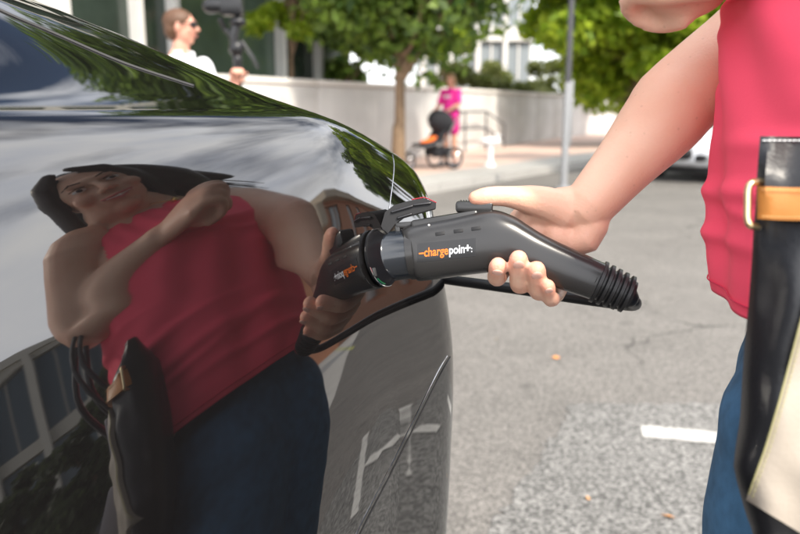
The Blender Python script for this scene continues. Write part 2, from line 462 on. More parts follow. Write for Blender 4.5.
# wheels, lamps, trim of the rest of the car
def add_wheel(parent, c, ax, r, w, tyre, rim, inv=None):
    q = V(ax).to_track_quat('Z', 'Y').to_matrix().to_4x4(); M = Matrix.Translation(c) @ q
    o = MB().lathe([(r * .62, -w / 2), (r * .93, -w / 2), (r, -w * .36), (r, w * .36), (r * .93, w / 2), (r * .62, w / 2), (r * .6, 0)], 36, M).build('tyre', tyre, parent)
    mb = MB().lathe([(r * .6, -w * .4), (r * .64, w * .42), (r * .6, w * .46), (r * .56, w * .3), (r * .5, -w * .3)], 36, M)
    mb.lathe([(0.001, w * .2), (r * .16, w * .3), (r * .14, w * .42), (0.001, w * .44)], 16, M)
    for k in range(7):
        a = 2 * math.pi * k / 7; d = V((math.cos(a), math.sin(a), 0))
        mb.tube([M @ (d * r * .1 + V((0, 0, w * .3))), M @ (d * r * .6 + V((0, 0, w * .36)))], (r * .07, r * .04), 8, up=M.to_3x3() @ V((0, 0, 1)), round_=False)
    p = mb.build('rim', rim, parent)
    if inv: o.matrix_parent_inverse = inv; p.matrix_parent_inverse = inv
M_RIM = mat('alloy_rim', (0.5, 0.5, 0.52), rough=0.25, metal=1)
INV = Matrix.Translation(-car.location)
for s in (-0.85, -3.75):
    for l, sg in ((-0.09, 1), (-CAR_W + 0.09, -1)):
        add_wheel(car, car_w(s, l, 0.345), EL * sg, 0.345, 0.24, M_TYRE, M_RIM, INV)
        arch = MB(); arch.lathe([(0.001, 0), (0.40, 0), (0.40, 0.014), (0.001, 0.014)], 40, Matrix.Translation(car_w(s, l + sg * 0.085, 0.36)) @ (EL * sg).to_track_quat('Z', 'Y').to_matrix().to_4x4())
        cpart(arch, 'wheel_arch', M_SEAM)
cpart(MB().box((0, 0, 0), (0.5, 0.03, 0.12), Matrix.Translation(car_w(0.245, -CAR_W / 2, 0.72)) @ Matrix.Rotation(math.atan2(EL.y, EL.x), 4, 'Z'), bev=0.01), 'number_plate', mat('plate_white', (0.6, 0.6, 0.6), rough=0.5))
# ------------------------------------------------------------------ ground and setting
def speck(name, base, var, scale, rough, bump, bdist, spot=None, big=0.15, vor=True, crack=0, worn=False):
    m = bpy.data.materials.new(name); m.use_nodes = True; n = m.node_tree; b = n.nodes['Principled BSDF']; lk = n.links.new
    b.inputs['Roughness'].default_value = rough
    t = n.nodes.new('ShaderNodeTexCoord')
    v = n.nodes.new('ShaderNodeTexVoronoi'); v.inputs['Scale'].default_value = scale; lk(t.outputs['Object'], v.inputs['Vector'])
    z = n.nodes.new('ShaderNodeTexNoise'); z.inputs['Scale'].default_value = scale * 0.55; z.inputs['Detail'].default_value = 8; z.inputs['Roughness'].default_value = 0.7; lk(t.outputs['Object'], z.inputs['Vector'])
    g = n.nodes.new('ShaderNodeTexNoise'); g.inputs['Scale'].default_value = 1.3; g.inputs['Detail'].default_value = 6; g.inputs['Roughness'].default_value = 0.65; lk(t.outputs['Object'], g.inputs['Vector'])
    sep = n.nodes.new('ShaderNodeSeparateColor'); lk(v.outputs['Color'], sep.inputs[0])
    a = n.nodes.new('ShaderNodeMath'); a.operation = 'ADD'; lk(sep.outputs[0], a.inputs[0]); lk(z.outputs['Fac'], a.inputs[1])
    r = n.nodes.new('ShaderNodeValToRGB')
    r.color_ramp.elements[0].position = 0.45; r.color_ramp.elements[0].color = (*[q * (1 - var) for q in base], 1)
    r.color_ramp.elements[1].position = 1.45 / 1.0 if False else 1.0; r.color_ramp.elements[1].color = (*[min(1, q * (1 + var)) for q in base], 1)
    h = n.nodes.new('ShaderNodeMath'); h.operation = 'MULTIPLY'; h.inputs[1].default_value = 0.62; lk(a.outputs[0], h.inputs[0]); lk(h.outputs[0], r.inputs['Fac'])
    m2 = n.nodes.new('ShaderNodeMix'); m2.data_type = 'RGBA'; m2.blend_type = 'MULTIPLY'; m2.inputs[0].default_value = 1
    r2 = n.nodes.new('ShaderNodeValToRGB'); r2.color_ramp.elements[0].position = 0.3; r2.color_ramp.elements[0].color = (1 - big, 1 - big, 1 - big, 1); r2.color_ramp.elements[1].position = 0.7; r2.color_ramp.elements[1].color = (1, 1, 1, 1)
    lk(g.outputs['Fac'], r2.inputs['Fac']); lk(r.outputs['Color'], m2.inputs[6]); lk(r2.outputs['Color'], m2.inputs[7]); lk(m2.outputs[2], b.inputs['Base Color'])
    u = n.nodes.new('ShaderNodeBump'); u.inputs['Strength'].default_value = bump; u.inputs['Distance'].default_value = bdist
    if crack:
        ds = n.nodes.new('ShaderNodeTexNoise'); ds.inputs['Scale'].default_value = 2.5; ds.inputs['Detail'].default_value = 6; lk(t.outputs['Object'], ds.inputs['Vector'])
        mv = n.nodes.new('ShaderNodeMix'); mv.data_type = 'VECTOR'; mv.inputs[0].default_value = 0.28; lk(t.outputs['Object'], mv.inputs[4]); lk(ds.outputs['Color'], mv.inputs[5])
        cv = n.nodes.new('ShaderNodeTexVoronoi'); cv.feature = 'DISTANCE_TO_EDGE'; cv.inputs['Scale'].default_value = crack; lk(mv.outputs[1], cv.inputs['Vector'])
        gate = n.nodes.new('ShaderNodeTexNoise'); gate.inputs['Scale'].default_value = 0.9; lk(t.outputs['Object'], gate.inputs['Vector'])
        wd = n.nodes.new('ShaderNodeMapRange'); wd.inputs['From Min'].default_value = 0.48; wd.inputs['From Max'].default_value = 0.62; wd.inputs['To Min'].default_value = 0.0; wd.inputs['To Max'].default_value = 0.006; lk(gate.outputs['Fac'], wd.inputs['Value'])
        lt = n.nodes.new('ShaderNodeMath'); lt.operation = 'GREATER_THAN'; lk(cv.outputs['Distance'], lt.inputs[0]); lk(wd.outputs[0], lt.inputs[1])
        sc_c = n.nodes.new('ShaderNodeMapRange'); sc_c.inputs['To Min'].default_value = 0.35; lk(lt.outputs[0], sc_c.inputs['Value'])
        st_ = n.nodes.new('ShaderNodeTexNoise'); st_.inputs['Scale'].default_value = 4.5; st_.inputs['Detail'].default_value = 3; lk(t.outputs['Object'], st_.inputs['Vector'])
        sr_ = n.nodes.new('ShaderNodeMapRange'); sr_.inputs['From Min'].default_value = 0.66; sr_.inputs['From Max'].default_value = 0.74; sr_.inputs['To Min'].default_value = 1.0; sr_.inputs['To Max'].default_value = 0.62; lk(st_.outputs['Fac'], sr_.inputs['Value'])
        pm = n.nodes.new('ShaderNodeMath'); pm.operation = 'MULTIPLY'; lk(sc_c.outputs[0], pm.inputs[0]); lk(sr_.outputs[0], pm.inputs[1])
        m3 = n.nodes.new('ShaderNodeMix'); m3.data_type = 'RGBA'; m3.blend_type = 'MULTIPLY'; m3.inputs[0].default_value = 1; lk(m2.outputs[2], m3.inputs[6]); lk(pm.outputs[0], m3.inputs[7]); lk(m3.outputs[2], b.inputs['Base Color'])
    if worn:
        wn_ = n.nodes.new('ShaderNodeTexNoise'); wn_.inputs['Scale'].default_value = 38; wn_.inputs['Detail'].default_value = 7; wn_.inputs['Roughness'].default_value = .7; lk(t.outputs['Object'], wn_.inputs['Vector'])
        wr = n.nodes.new('ShaderNodeMapRange'); wr.inputs['From Min'].default_value = 0.36; wr.inputs['From Max'].default_value = 0.44; lk(wn_.outputs['Fac'], wr.inputs['Value'])
        m4 = n.nodes.new('ShaderNodeMix'); m4.data_type = 'RGBA'; m4.inputs[6].default_value = (.2, .19, .18, 1); lk(wr.outputs[0], m4.inputs[0]); lk(m2.outputs[2], m4.inputs[7]); lk(m4.outputs[2], b.inputs['Base Color'])
    lk(a.outputs[0], u.inputs['Height']); lk(u.outputs['Normal'], b.inputs['Normal'])
    return m
M_ASPH = speck('asphalt', (0.196, 0.182, 0.166), 0.55, 190, 0.85, 0.7, 0.004, big=0.30, crack=0.9)
M_ROUGH = speck('chip_asphalt', (0.235, 0.228, 0.215), 0.62, 125, 0.9, 1.0, 0.008, big=0.25)
M_CONC = speck('concrete', (0.36, 0.35, 0.33), 0.12, 120, 0.85, 0.2, 0.002, big=0.15)
M_PAINTW = speck('road_paint', (0.50, 0.485, 0.455), 0.15, 120, 0.8, 0.4, 0.003, big=0.2, worn=True)
def sheet(name, poly, z, m, kind='structure'):
    return tag(mesh(name, [(x, y, z) for x, y in poly], [tuple(range(len(poly)))], m, None, False), kind=kind)
sheet('ground', [(-900, -900), (900, -900), (900, 900), (-900, 900)], -0.02, speck('earth', (0.20, 0.19, 0.16), 0.3, 3, 0.9, 0.2, 0.02))
sheet('road', [(-60, -60), (60, -60), (60, 60), (-60, 60)], 0.0, M_ASPH)
rp = [(0.05, 1.60), (0.24, 1.98), (0.46, 2.44), (0.70, 2.95), (1.3, 2.96), (2.85, 2.95), (2.54, 2.61), (2.02, 2.04), (1.80, 1.65), (1.55, 1.33), (1.35, 0.9), (1.2, 0.3), (0.9, -0.6), (-0.1, 0.5)]
random.seed(3)
rq = []
for i, p in enumerate(rp):
    q = rp[(i + 1) % len(rp)]
    L_ = math.hypot(q[0] - p[0], q[1] - p[1]); k = max(1, int(L_ / 0.03))
    for j in range(k):
        t = j / k; w = 0.022 if L_ < 2 else 0.012
        rq.append((p[0] + (q[0] - p[0]) * t + random.uniform(-w, w), p[1] + (q[1] - p[1]) * t + random.uniform(-w, w)))
sheet('rough_asphalt_patch', rq, 0.004, M_ROUGH)
def stripe(name, a, b, w, z=0.008, seed=1):
    rr = random.Random(seed); a = V((*a, 0)); b = V((*b, 0)); d = (b - a); L_ = d.length; d.normalize(); n = V((-d.y, d.x, 0)); k = max(3, int(L_ / 0.03))
    up = [a + d * (L_ * i / k) + n * (w / 2 + rr.uniform(-.006, .006)) for i in range(k + 1)]
    dn = [a + d * (L_ * i / k) - n * (w / 2 + rr.uniform(-.006, .006)) for i in range(k + 1)]
    return sheet(name, [(p.x, p.y) for p in up + dn[::-1]], z, M_PAINTW)
stripe('road_marking', (0.885, 2.672), (1.55, 2.52), 0.11)
stripe('road_marking', (1.25, 1.60), (2.16, 2.11), 0.055, seed=2)
stripe('road_marking', (1.655, 1.885), (1.50, 1.945), 0.085, z=0.011, seed=3)
# pavement behind: kerb, concrete strip and brick paving (top 0.12 up)
U1 = V((0.553, 0.833, 0)).normalized(); N1 = V((-U1.y, U1.x, 0))
def ln(p, t, o=0): q = V((*p, 0)) + U1 * t + N1 * o; return (q.x, q.y)
K0 = (0.56, 10.96); K1 = (0.71, 13.77)
def brick_mat():
    m = bpy.data.materials.new('brick_paving'); m.use_nodes = True; n = m.node_tree; b = n.nodes['Principled BSDF']; lk = n.links.new
    t = n.nodes.new('ShaderNodeTexCoord'); k = n.nodes.new('ShaderNodeTexBrick'); k.inputs['Scale'].default_value = 1
    k.inputs['Color1'].default_value = (0.55, 0.37, 0.29, 1); k.inputs['Color2'].default_value = (0.45, 0.31, 0.26, 1); k.inputs['Mortar'].default_value = (0.45, 0.42, 0.38, 1)
    k.inputs['Brick Width'].default_value = 0.22; k.inputs['Row Height'].default_value = 0.11; k.inputs['Mortar Size'].default_value = 0.006
    lk(t.outputs['Object'], k.inputs['Vector']); lk(k.outputs['Color'], b.inputs['Base Color']); b.inputs['Roughness'].default_value = 0.85
    return m
sl = MB(); 
def prism(mb, poly, z0, z1):
    n = len(poly); vs = [(x, y, z1) for x, y in poly] + [(x, y, z0) for x, y in poly]
    return mb.add(vs, [tuple(range(n)), tuple(range(n, 2 * n))[::-1]] + [(i, i + n, (i + 1) % n + n, (i + 1) % n) for i in range(n)])
tag(prism(MB(), [ln(K0, -14, 0.16), ln(K0, 45, 0.16), ln(K0, 45, 1.0), ln(K0, -14, 1.0)], -0.01, 0.12).build('pavement', M_CONC, smooth=False), kind='structure')
tag(prism(MB(), [ln(K0, -14, 1.0), ln(K0, 45, 1.0), ln(K0, 45, 30), ln(K0, -14, 30)], -0.01, 0.118).build('brick_pavement', brick_mat(), smooth=False), kind='structure')
kb = empty('kerb', (*ln(K0, 0), 0), 'pale concrete kerb of many stones between the road and the brick pavement', 'kerb')
kb0 = None
for i in range(48):
    a = -12 + i * 1.0
    o = prism(MB(), [(0.008, 0), (0.992, 0), (0.992, 0.155), (0.008, 0.155)], -0.01, 0.125).build('kerb_stone', M_CONC, kb, smooth=False) if kb0 is None else bpy.data.objects.new('kerb_stone', kb0.data)
    if kb0 is None: kb0 = o
    else: COL.objects.link(o); o.parent = kb
    o.rotation_euler = (0, 0, math.atan2(U1.y, U1.x)); o.location = U1 * a
# light paving on the other side (what the flank mirrors low down)
sheet('plaza', [(2.49, 1.66), (4.55, 2.62), (13.25, 7.48), (46, 27), (60, 20), (60, -50), (2, -50), (1.9, 0.4)], 0.004, speck('pale_concrete', (0.50, 0.48, 0.45), 0.1, 60, 0.8, 0.2, 0.002))
ye = MB(); prism(ye, [(0, -0.06), (34, -0.06), (34, 0.06), (0, 0.06)], 0, 0.006)
yo = ye.build('yellow_line', mat('yellow_paint', (0.42, 0.44, 0.10), rough=0.7), smooth=False); tag(yo, kind='structure'); yo.location = (14, 8.2, 0.006); yo.rotation_euler = (0, 0, math.atan2(0.40, 0.90))

# ------------------------------------------------------------------ retaining walls
WA0 = V((-5.2, 5.85, 0)); WA1 = V((3.4, 23.0, 0)); WB1 = V((10.4, 37, 0))
M_WALL = mat('wall_render', (0.54, 0.53, 0.51), rough=0.85, var=0.12, vscale=1.6, bump=0.25, bscale=60, detail=9)
M_COPE = mat('coping_stone', (0.66, 0.64, 0.60), rough=0.8, var=0.06, vscale=5)
def wall(a, b, h, label, t=0.35, npan=7):
    w = empty('retaining_wall', a, label, 'wall', math.atan2((b - a).y, (b - a).x)); L_ = (b - a).length; p = L_ / npan
    pm = cm = None
    for i in range(npan):
        for nm in ('panel', 'coping'):
            src = pm if nm == 'panel' else cm
            if src is None:
                o = (MB().box((p / 2, t / 2, h / 2 - 0.03), (p - 0.012, t, h - 0.06), bev=0.006) if nm == 'panel' else MB().box((p / 2, t / 2, h), (p - 0.008, t + 0.07, 0.09), bev=0.01)).build(nm, M_WALL if nm == 'panel' else M_COPE, w, auto=30)
                if nm == 'panel': pm = o
                else: cm = o
            else:
                o = bpy.data.objects.new(nm, src.data); COL.objects.link(o); o.parent = w
            o.location = (i * p, 0, 0)
    return w
wall(WA0, WA1, 1.58, 'long pale retaining wall behind the dark car and the nearest tree', npan=9)
wall(WA1 + V((0.02, 0.3, 0)), WB1, 1.58, 'pale retaining wall that turns back behind the grey pole and runs right', npan=8)
# handrail by the wall
hr = MB(); M_RAIL = mat('dark_rail', (0.06, 0.06, 0.065), rough=0.4, metal=0.6)
rd = (WA1 - WA0).normalized(); rn = V((rd.y, -rd.x, 0))
hb = ground_at(468, 152, 0.12); 
hrl = empty('handrail', (hb.x, hb.y, 0.12), 'thin dark metal handrail against the pale wall beside the white pedestal', 'handrail', math.atan2(rd.y, rd.x))
for z in (0.95, 0.55): MB().tube([(-1.6, 0, z), (1.2, 0, z), (2.6, 0, z - 0.35)], 0.022, 8).build('rail', M_RAIL, hrl)
for x in (-1.6, -0.2, 1.2, 2.6): MB().tube([(x, 0, 0), (x, 0, 0.95 if x < 2 else 0.6)], 0.022, 8).build('post', M_RAIL, hrl)

# ------------------------------------------------------------------ buildings
def window_mat(): return mat('dark_glass', (0.035, 0.05, 0.04), rough=0.06, spec=0.8, var=0.6, vscale=0.5)
M_DG = mat('dark_glass', (0.030, 0.042, 0.034), rough=0.08, spec=0.8, var=0.7, vscale=0.7)
M_GG = mat('green_glass', (0.07, 0.10, 0.075), rough=0.1, spec=0.8, var=0.35, vscale=0.8)
M_WHITE = mat('white_cladding', (0.62, 0.61, 0.58), rough=0.7, var=0.04, vscale=3)
M_STONE = mat('facade_stone', (0.42, 0.40, 0.36), rough=0.8, var=0.08, vscale=2)
def facade(name, label, org, ang, bays, floors, bw, fh, z0, mf, mg, depth=6, cat='building', mull=0.14, pil=0.35, base=None, roofm=None, proud=0.12, fins=None):
    e = empty(name, org, label, cat, ang)
    W = bays * bw; Ht = z0 + floors * fh
    MB().box((W / 2, depth / 2 + 0.3, Ht / 2), (W, depth, Ht)).build('wall', mf, e, smooth=False)
    if z0 > 0.4: MB().box((W / 2, 0.15, z0 / 2 - 0.002), (W - .02, 0.32 + 0.02, z0)).build('plinth', base or mf, e, smooth=False)
    src = {}
    def inst(nm, mk, loc):
        if nm not in src: o = mk(); src[nm] = o
        else: o = bpy.data.objects.new(nm[0], src[nm].data); COL.objects.link(o); o.parent = e
        o.location = loc; return o
    for f in range(floors):
        zz = z0 + f * fh
        for b in range(bays):
            inst(('window', 0), lambda: MB().box((bw / 2, 0.22, fh * .5), (bw - pil, 0.06, fh * 0.78), bev=0).build('window', mg, e, smooth=False), (b * bw, 0, zz))
            inst(('mullion', 0), lambda: MB().box((bw / 2, 0.17, fh * .5), (mull * .5, 0.07, fh * 0.78)).build('mullion', mf, e, smooth=False), (b * bw, 0, zz))
            inst(('pilaster', 0), lambda: MB().box((0, 0.2 - proud / 2, fh * .5), (pil, 0.2 + proud, fh - 0.001)).build('pilaster', roofm or mf, e, smooth=False), (b * bw, 0, zz))
        inst(('band', 0), lambda: MB().box((W / 2, 0.14, 0), (W, 0.3, fh * 0.18)).build('band', roofm or mf, e, smooth=False), (0, 0, zz + fh))
    MB().box((W / 2, 0.1, Ht + 0.3), (W + .2, 0.6, 0.5)).build('cornice', roofm or mf, e, smooth=False)
    return e
# glass fronted building beyond the wall (left)
def bay_building():
    a = math.atan2(rd.y, rd.x)
    o = V((-8.6, 4.9, 0))
    e = empty('glass_building', o, 'building with tall dark green windows and white columns behind the man', 'building', a)
    L_ = 17.0
    MB().box((L_ / 2, 4.5, 4.5), (L_, 8, 9)).build('wall', M_STONE, e, smooth=False)
    MB().box((L_ / 2, 0.3, 0.84), (L_, 0.5, 1.68)).build('plinth', mat('plinth_stone', (0.5, 0.48, 0.45), rough=.8, var=.06), e, smooth=False)
    MB().box((L_ / 2, 0.02, 1.72), (L_, 0.24, 0.1)).build('sill', M_WHITE, e, smooth=False)
    xs = [0.0, 1.8, 3.6, 5.4, 6.8, 8.03, 9.8, 10.7, 14.0, 15.5, L_]
    MB().box((L_ / 2, 0.2, 6.0), (L_, 0.5, 0.7)).build('band', M_WHITE, e, smooth=False)
    for i, (x0, x1) in enumerate(zip(xs, xs[1:])):
        w = MB().box(((x0 + x1) / 2, 0.44, 3.7), (x1 - x0 - 0.01, 0.05, 3.9)).build('window', M_GG if i in (7,) else M_DG, e, smooth=False)
        cw = 0.62 if i == 5 else 0.13
        MB().box((x0, 0.34, 3.7), (cw, 0.3, 3.9)).build('column', M_WHITE, e, smooth=False)
    for i in range(5): MB().box((8.4 + 1.7 * i, 0.25, 7.6), (1.2, 0.4, 1.7)).build('upper_window', M_DG, e, smooth=False)
    return e
bay_building()
facade('white_building', 'bright white block seen through leaves above the long pale wall', (1.0, 34, 0), 0.0, 4, 2, 1.15, 3.2, 1.0, M_WHITE, mat('pale_glass', (0.25, 0.28, 0.3), rough=.1), depth=8, pil=0.2)
# buildings across the square, mirrored in the car
M_BRK = mat('orange_brick', (0.62, 0.29, 0.17), rough=0.85, var=0.12, vscale=6)
M_CREAM = mat('cream_stone', (0.66, 0.55, 0.42), rough=0.8, var=0.06)
facade('brick_building', 'orange brick building with cream cornice, mirrored beside the plug', (57.5, 43.3, 0), math.atan2(-0.755, -0.656), 5, 3, 6.68, 3.0, 1.6, M_BRK, M_DG, depth=12, roofm=None, pil=4.4, proud=0.1)
mb = MB().box((16.7, 5, 11.3), (34.2, 12, 0.9)); cr_ = mb.build('roof_parapet', M_CREAM, bpy.data.objects['brick_building'], smooth=False)
MB().box((34.1, 6, 9.6), (1.4, 12.6, 2.6)).build('corner_stone', M_CREAM, bpy.data.objects['brick_building'], smooth=False)
facade('office_building', 'grey office building with rows of pale upright fins, mirrored at far left', (24, 2.7, 0), -math.pi / 2, 15, 3, 1.9, 3.5, 0.6, M_STONE, mat('blue_glass', (0.10, 0.14, 0.17), rough=.1), depth=12, pil=0.32, proud=0.7, roofm=mat('pale_fin', (0.55, 0.52, 0.46), rough=0.7))

# ------------------------------------------------------------------ trees
def leaf_mat(name, c1, c2):
    m = bpy.data.materials.new(name); m.use_nodes = True; n = m.node_tree; b = n.nodes['Principled BSDF']; lk = n.links.new
    g = n.nodes.new('ShaderNodeNewGeometry'); r = n.nodes.new('ShaderNodeValToRGB')
    r.color_ramp.elements[0].color = (*c1, 1); r.color_ramp.elements[1].color = (*c2, 1)
    lk(g.outputs['Random Per Island'], r.inputs['Fac']); lk(r.outputs['Color'], b.inputs['Base Color']); b.inputs['Roughness'].default_value = 0.5
    tl = n.nodes.new('ShaderNodeBsdfTranslucent'); lk(r.outputs['Color'], tl.inputs['Color']); ms_ = n.nodes.new('ShaderNodeMixShader'); ms_.inputs[0].default_value = 0.5
    out = n.nodes['Material Output']; lk(b.outputs[0], ms_.inputs[1]); lk(tl.outputs[0], ms_.inputs[2]); lk(ms_.outputs[0], out.inputs['Surface'])
    return m
LF0 = leaf_mat('leaf_dark', (0.03, 0.045, 0.02), (0.07, 0.095, 0.04))
LF1 = leaf_mat('leaf_mid', (0.035, 0.080, 0.014), (0.22, 0.33, 0.05))
LF2 = leaf_mat('leaf_bright', (0.17, 0.29, 0.015), (0.44, 0.55, 0.04))
LF3 = leaf_mat('leaf_olive', (0.10, 0.13, 0.03), (0.22, 0.24, 0.07))
M_BARK = mat('bark', (0.17, 0.115, 0.07), rough=0.9, var=0.25, vscale=14, bump=0.6, bscale=30)
def leaves_np(rng, centers, rad, per, size):
    N = len(centers) * per
    c = np.repeat(np.array(centers), per, 0); r = np.repeat(np.array(rad), per)[:, None]
    d = rng.normal(size=(N, 3)); d /= np.linalg.norm(d, axis=1)[:, None]; p = c + d * r * (rng.random((N, 1)) ** 0.45) * np.array([1, 1, 0.75])
    a = rng.normal(size=(N, 3)); a /= np.linalg.norm(a, axis=1)[:, None]; b = np.cross(a, rng.normal(size=(N, 3))); b /= np.linalg.norm(b, axis=1)[:, None]
    s = size * (0.6 + 0.8 * rng.random((N, 1)))
    v = np.stack([p - a * s, p - b * s * .55 + a * s * .1, p + a * s, p + b * s * .55 + a * s * .1], 1).reshape(-1, 3)
    f = np.arange(N * 4).reshape(-1, 4)
    return v, f
def tree(name, label, loc, H, cz0, crown, tr, seed, nb=46, per=260, size=0.09, leaf=None, group=None, flat=0.75, trunk_h=None, cat='tree'):
    """crown: radius; cz0: height where the crown begins"""
    rng = np.random.default_rng(seed); rr = random.Random(seed)
    e = empty(name, loc, label, cat, 0, group)
    mb = MB(); th = trunk_h or (cz0 + (H - cz0) * 0.55)
    tp = [(0, 0, -0.1), (0.01, 0.0, cz0 * .4), (0.03, -0.02, cz0 * .8), (0.0, 0.05, th)]
    mb.tube(spline(tp, 4), [tr * (1.25 if i == 0 else 1 - 0.05 * i) for i in range(13)], 12)
    cs = []; rs = []; cc = np.array([0, 0, (H + cz0) / 2]); hz = (H - cz0) / 2
    for i in range(nb):
        d = rng.normal(size=3); d /= np.linalg.norm(d); q = cc + d * np.array([crown, crown, hz]) * (0.35 + 0.6 * rng.random() ** 0.6)
        cs.append(q); rs.append(crown * (0.18 + 0.16 * rng.random()))
    for i in range(0, nb, 2):
        z0 = cz0 * 0.8 + (th - cz0 * .8) * rr.random(); a = V((0, 0, z0)); b = V(cs[i]); m = a.lerp(b, .5) + V((0, 0, -0.1 * crown))
        mb.tube(spline([a, m, b], 4), [tr * .34 * (1 - j / 9.5) + .008 for j in range(9)], 6)
    mb.build('trunk', M_BARK, e)
    v, f = leaves_np(rng, cs, rs, per, size)
    me = bpy.data.meshes.new('crown'); me.vertices.add(len(v)); me.vertices.foreach_set('co', v.ravel()); me.loops.add(f.size); me.loops.foreach_set('vertex_index', f.ravel())
    me.polygons.add(len(f)); me.polygons.foreach_set('loop_start', np.arange(0, f.size, 4)); me.polygons.foreach_set('loop_total', np.full(len(f), 4)); me.update(calc_edges=True)
    me.materials.append(leaf or LF1); o = fromdata('crown', me, e); o['kind'] = 'stuff'
    return e
tree('street_tree', 'nearest street tree with brown trunk in front of the long pale wall', (-0.03, 13.2, 0.12), 11.0, 1.72, 3.2, 0.135, 5, nb=200, per=300, size=0.10)
tree('street_tree', 'bright green tree just right of the grey pole', (6.2, 21.5, 0.12), 8.6, 1.15, 2.9, 0.10, 9, nb=110, per=320, size=0.15, leaf=LF2)
tree('street_tree', 'bright green tree farther right, behind the bent arm', (9.6, 24.5, 0.12), 8.5, 1.5, 2.8, 0.13, 19, nb=80, per=260, size=0.15, leaf=LF2)
tree('young_tree', 'small light green tree in front of the glass building', (-2.1, 15.4, 0.12), 5.2, 2.0, 0.95, 0.05, 12, nb=20, per=200, size=0.085, leaf=LF2)
tree('garden_tree', 'dark leafy tree behind the pale wall, left of the nearest brown trunk', (-1.3, 19.0, 0.1), 7.5, 1.3, 1.5, 0.09, 61, nb=44, per=260, size=0.11)
tree('garden_tree', 'leafy tree behind the pale wall, above the woman with the stroller', (1.25, 23.5, 0.1), 7.0, 2.3, 1.5, 0.09, 62, nb=34, per=240, size=0.12, leaf=LF2)
# shrubs above the wall
for i, (x, y, r, lb) in enumerate([(2.3, 27.0, 1.3, 'olive shrub above the pale wall beside the woman with the stroller'), (4.2, 28.5, 1.5, 'olive shrub above the wall corner'), (6.4, 31.0, 1.6, 'olive shrub above the wall just left of the grey pole'), (9.3, 36.5, 1.8, 'olive shrub above the wall, right of the grey pole')]):
    tree('shrub', lb, (x, y, 0.1), 1.7 + r * .75, 0.6, r, 0.05, 40 + i, nb=22, per=220, size=0.11, leaf=LF3, cat='shrub', trunk_h=1.4)
# greenery across the street, mirrored in the car
tree('street_tree', 'tree across the street mirrored dark behind the woman', (11.5, 0.5, 0), 4.6, 0.5, 1.2, 0.08, 31, nb=46, per=300, size=0.11, leaf=LF0)
tree('street_tree', 'tree across the street mirrored at the left edge of the flank', (13.5, -1.2, 0), 4.4, 0.4, 1.3, 0.08, 32, nb=46, per=300, size=0.11, leaf=LF0)
tree('street_tree', 'leafy tree mirrored green in the rounded rear corner of the car', (7.8, 12.0, 0), 8.2, 1.9, 2.5, 0.13, 51, nb=50, per=260, size=0.13, leaf=LF2)
tree('street_tree', 'leafy tree mirrored above the plug port, beyond the first mirrored one', (11.5, 13.2, 0), 8.0, 1.9, 2.5, 0.13, 52, nb=50, per=260, size=0.13)

# ------------------------------------------------------------------ street furniture
gp = ground_at(563.5, 189); M_POLE = mat('pole_grey', (0.27, 0.275, 0.28), rough=0.5, metal=0.3); M_POLED = mat('pole_dark', (0.07, 0.07, 0.075), rough=0.5, metal=0.3)
pl = empty('street_pole', (gp.x, gp.y, 0), 'slim upright grey pole between the two trees at the road edge', 'pole')
pr_ = MB().lathe([(0.12, 0), (0.12, 0.02), (0.055, 0.05), (0.052, 1.50), (0.048, 1.52)], 20).build('pole', M_POLE, pl)
MB().lathe([(0.042, 1.51), (0.040, 6.5), (0.03, 6.52)], 20).build('upper_pole', M_POLED, pl)
MB().box((0.055, -0.02, 1.1), (0.035, 0.05, 0.9), bev=0.005).build('bracket', M_POLE, pl)
wp = ground_at(490, 166, 0.12)
pd = empty('pedestal', (wp.x, wp.y, 0.12), 'small white stand with a broad top on the brick pavement', 'stand')
k = 0.95 / 0.95
MB().lathe([(0.10, 0), (0.09, 0.03), (0.05, 0.06), (0.045, 0.30), (0.06, 0.36), (0.07, 0.40)], 16).build('post', mat('white_enamel', (0.8, 0.8, 0.8), rough=0.4), pd)
MB().ell((0, 0, 0.45), (0.19, 0.13, 0.07)).build('bowl', MATS['white_enamel'], pd)
MB().tube([(0.13, 0, 0.46), (0.16, 0, 0.56), (0.10, 0, 0.57)], 0.018, 8).build('spout', MATS['white_enamel'], pd)

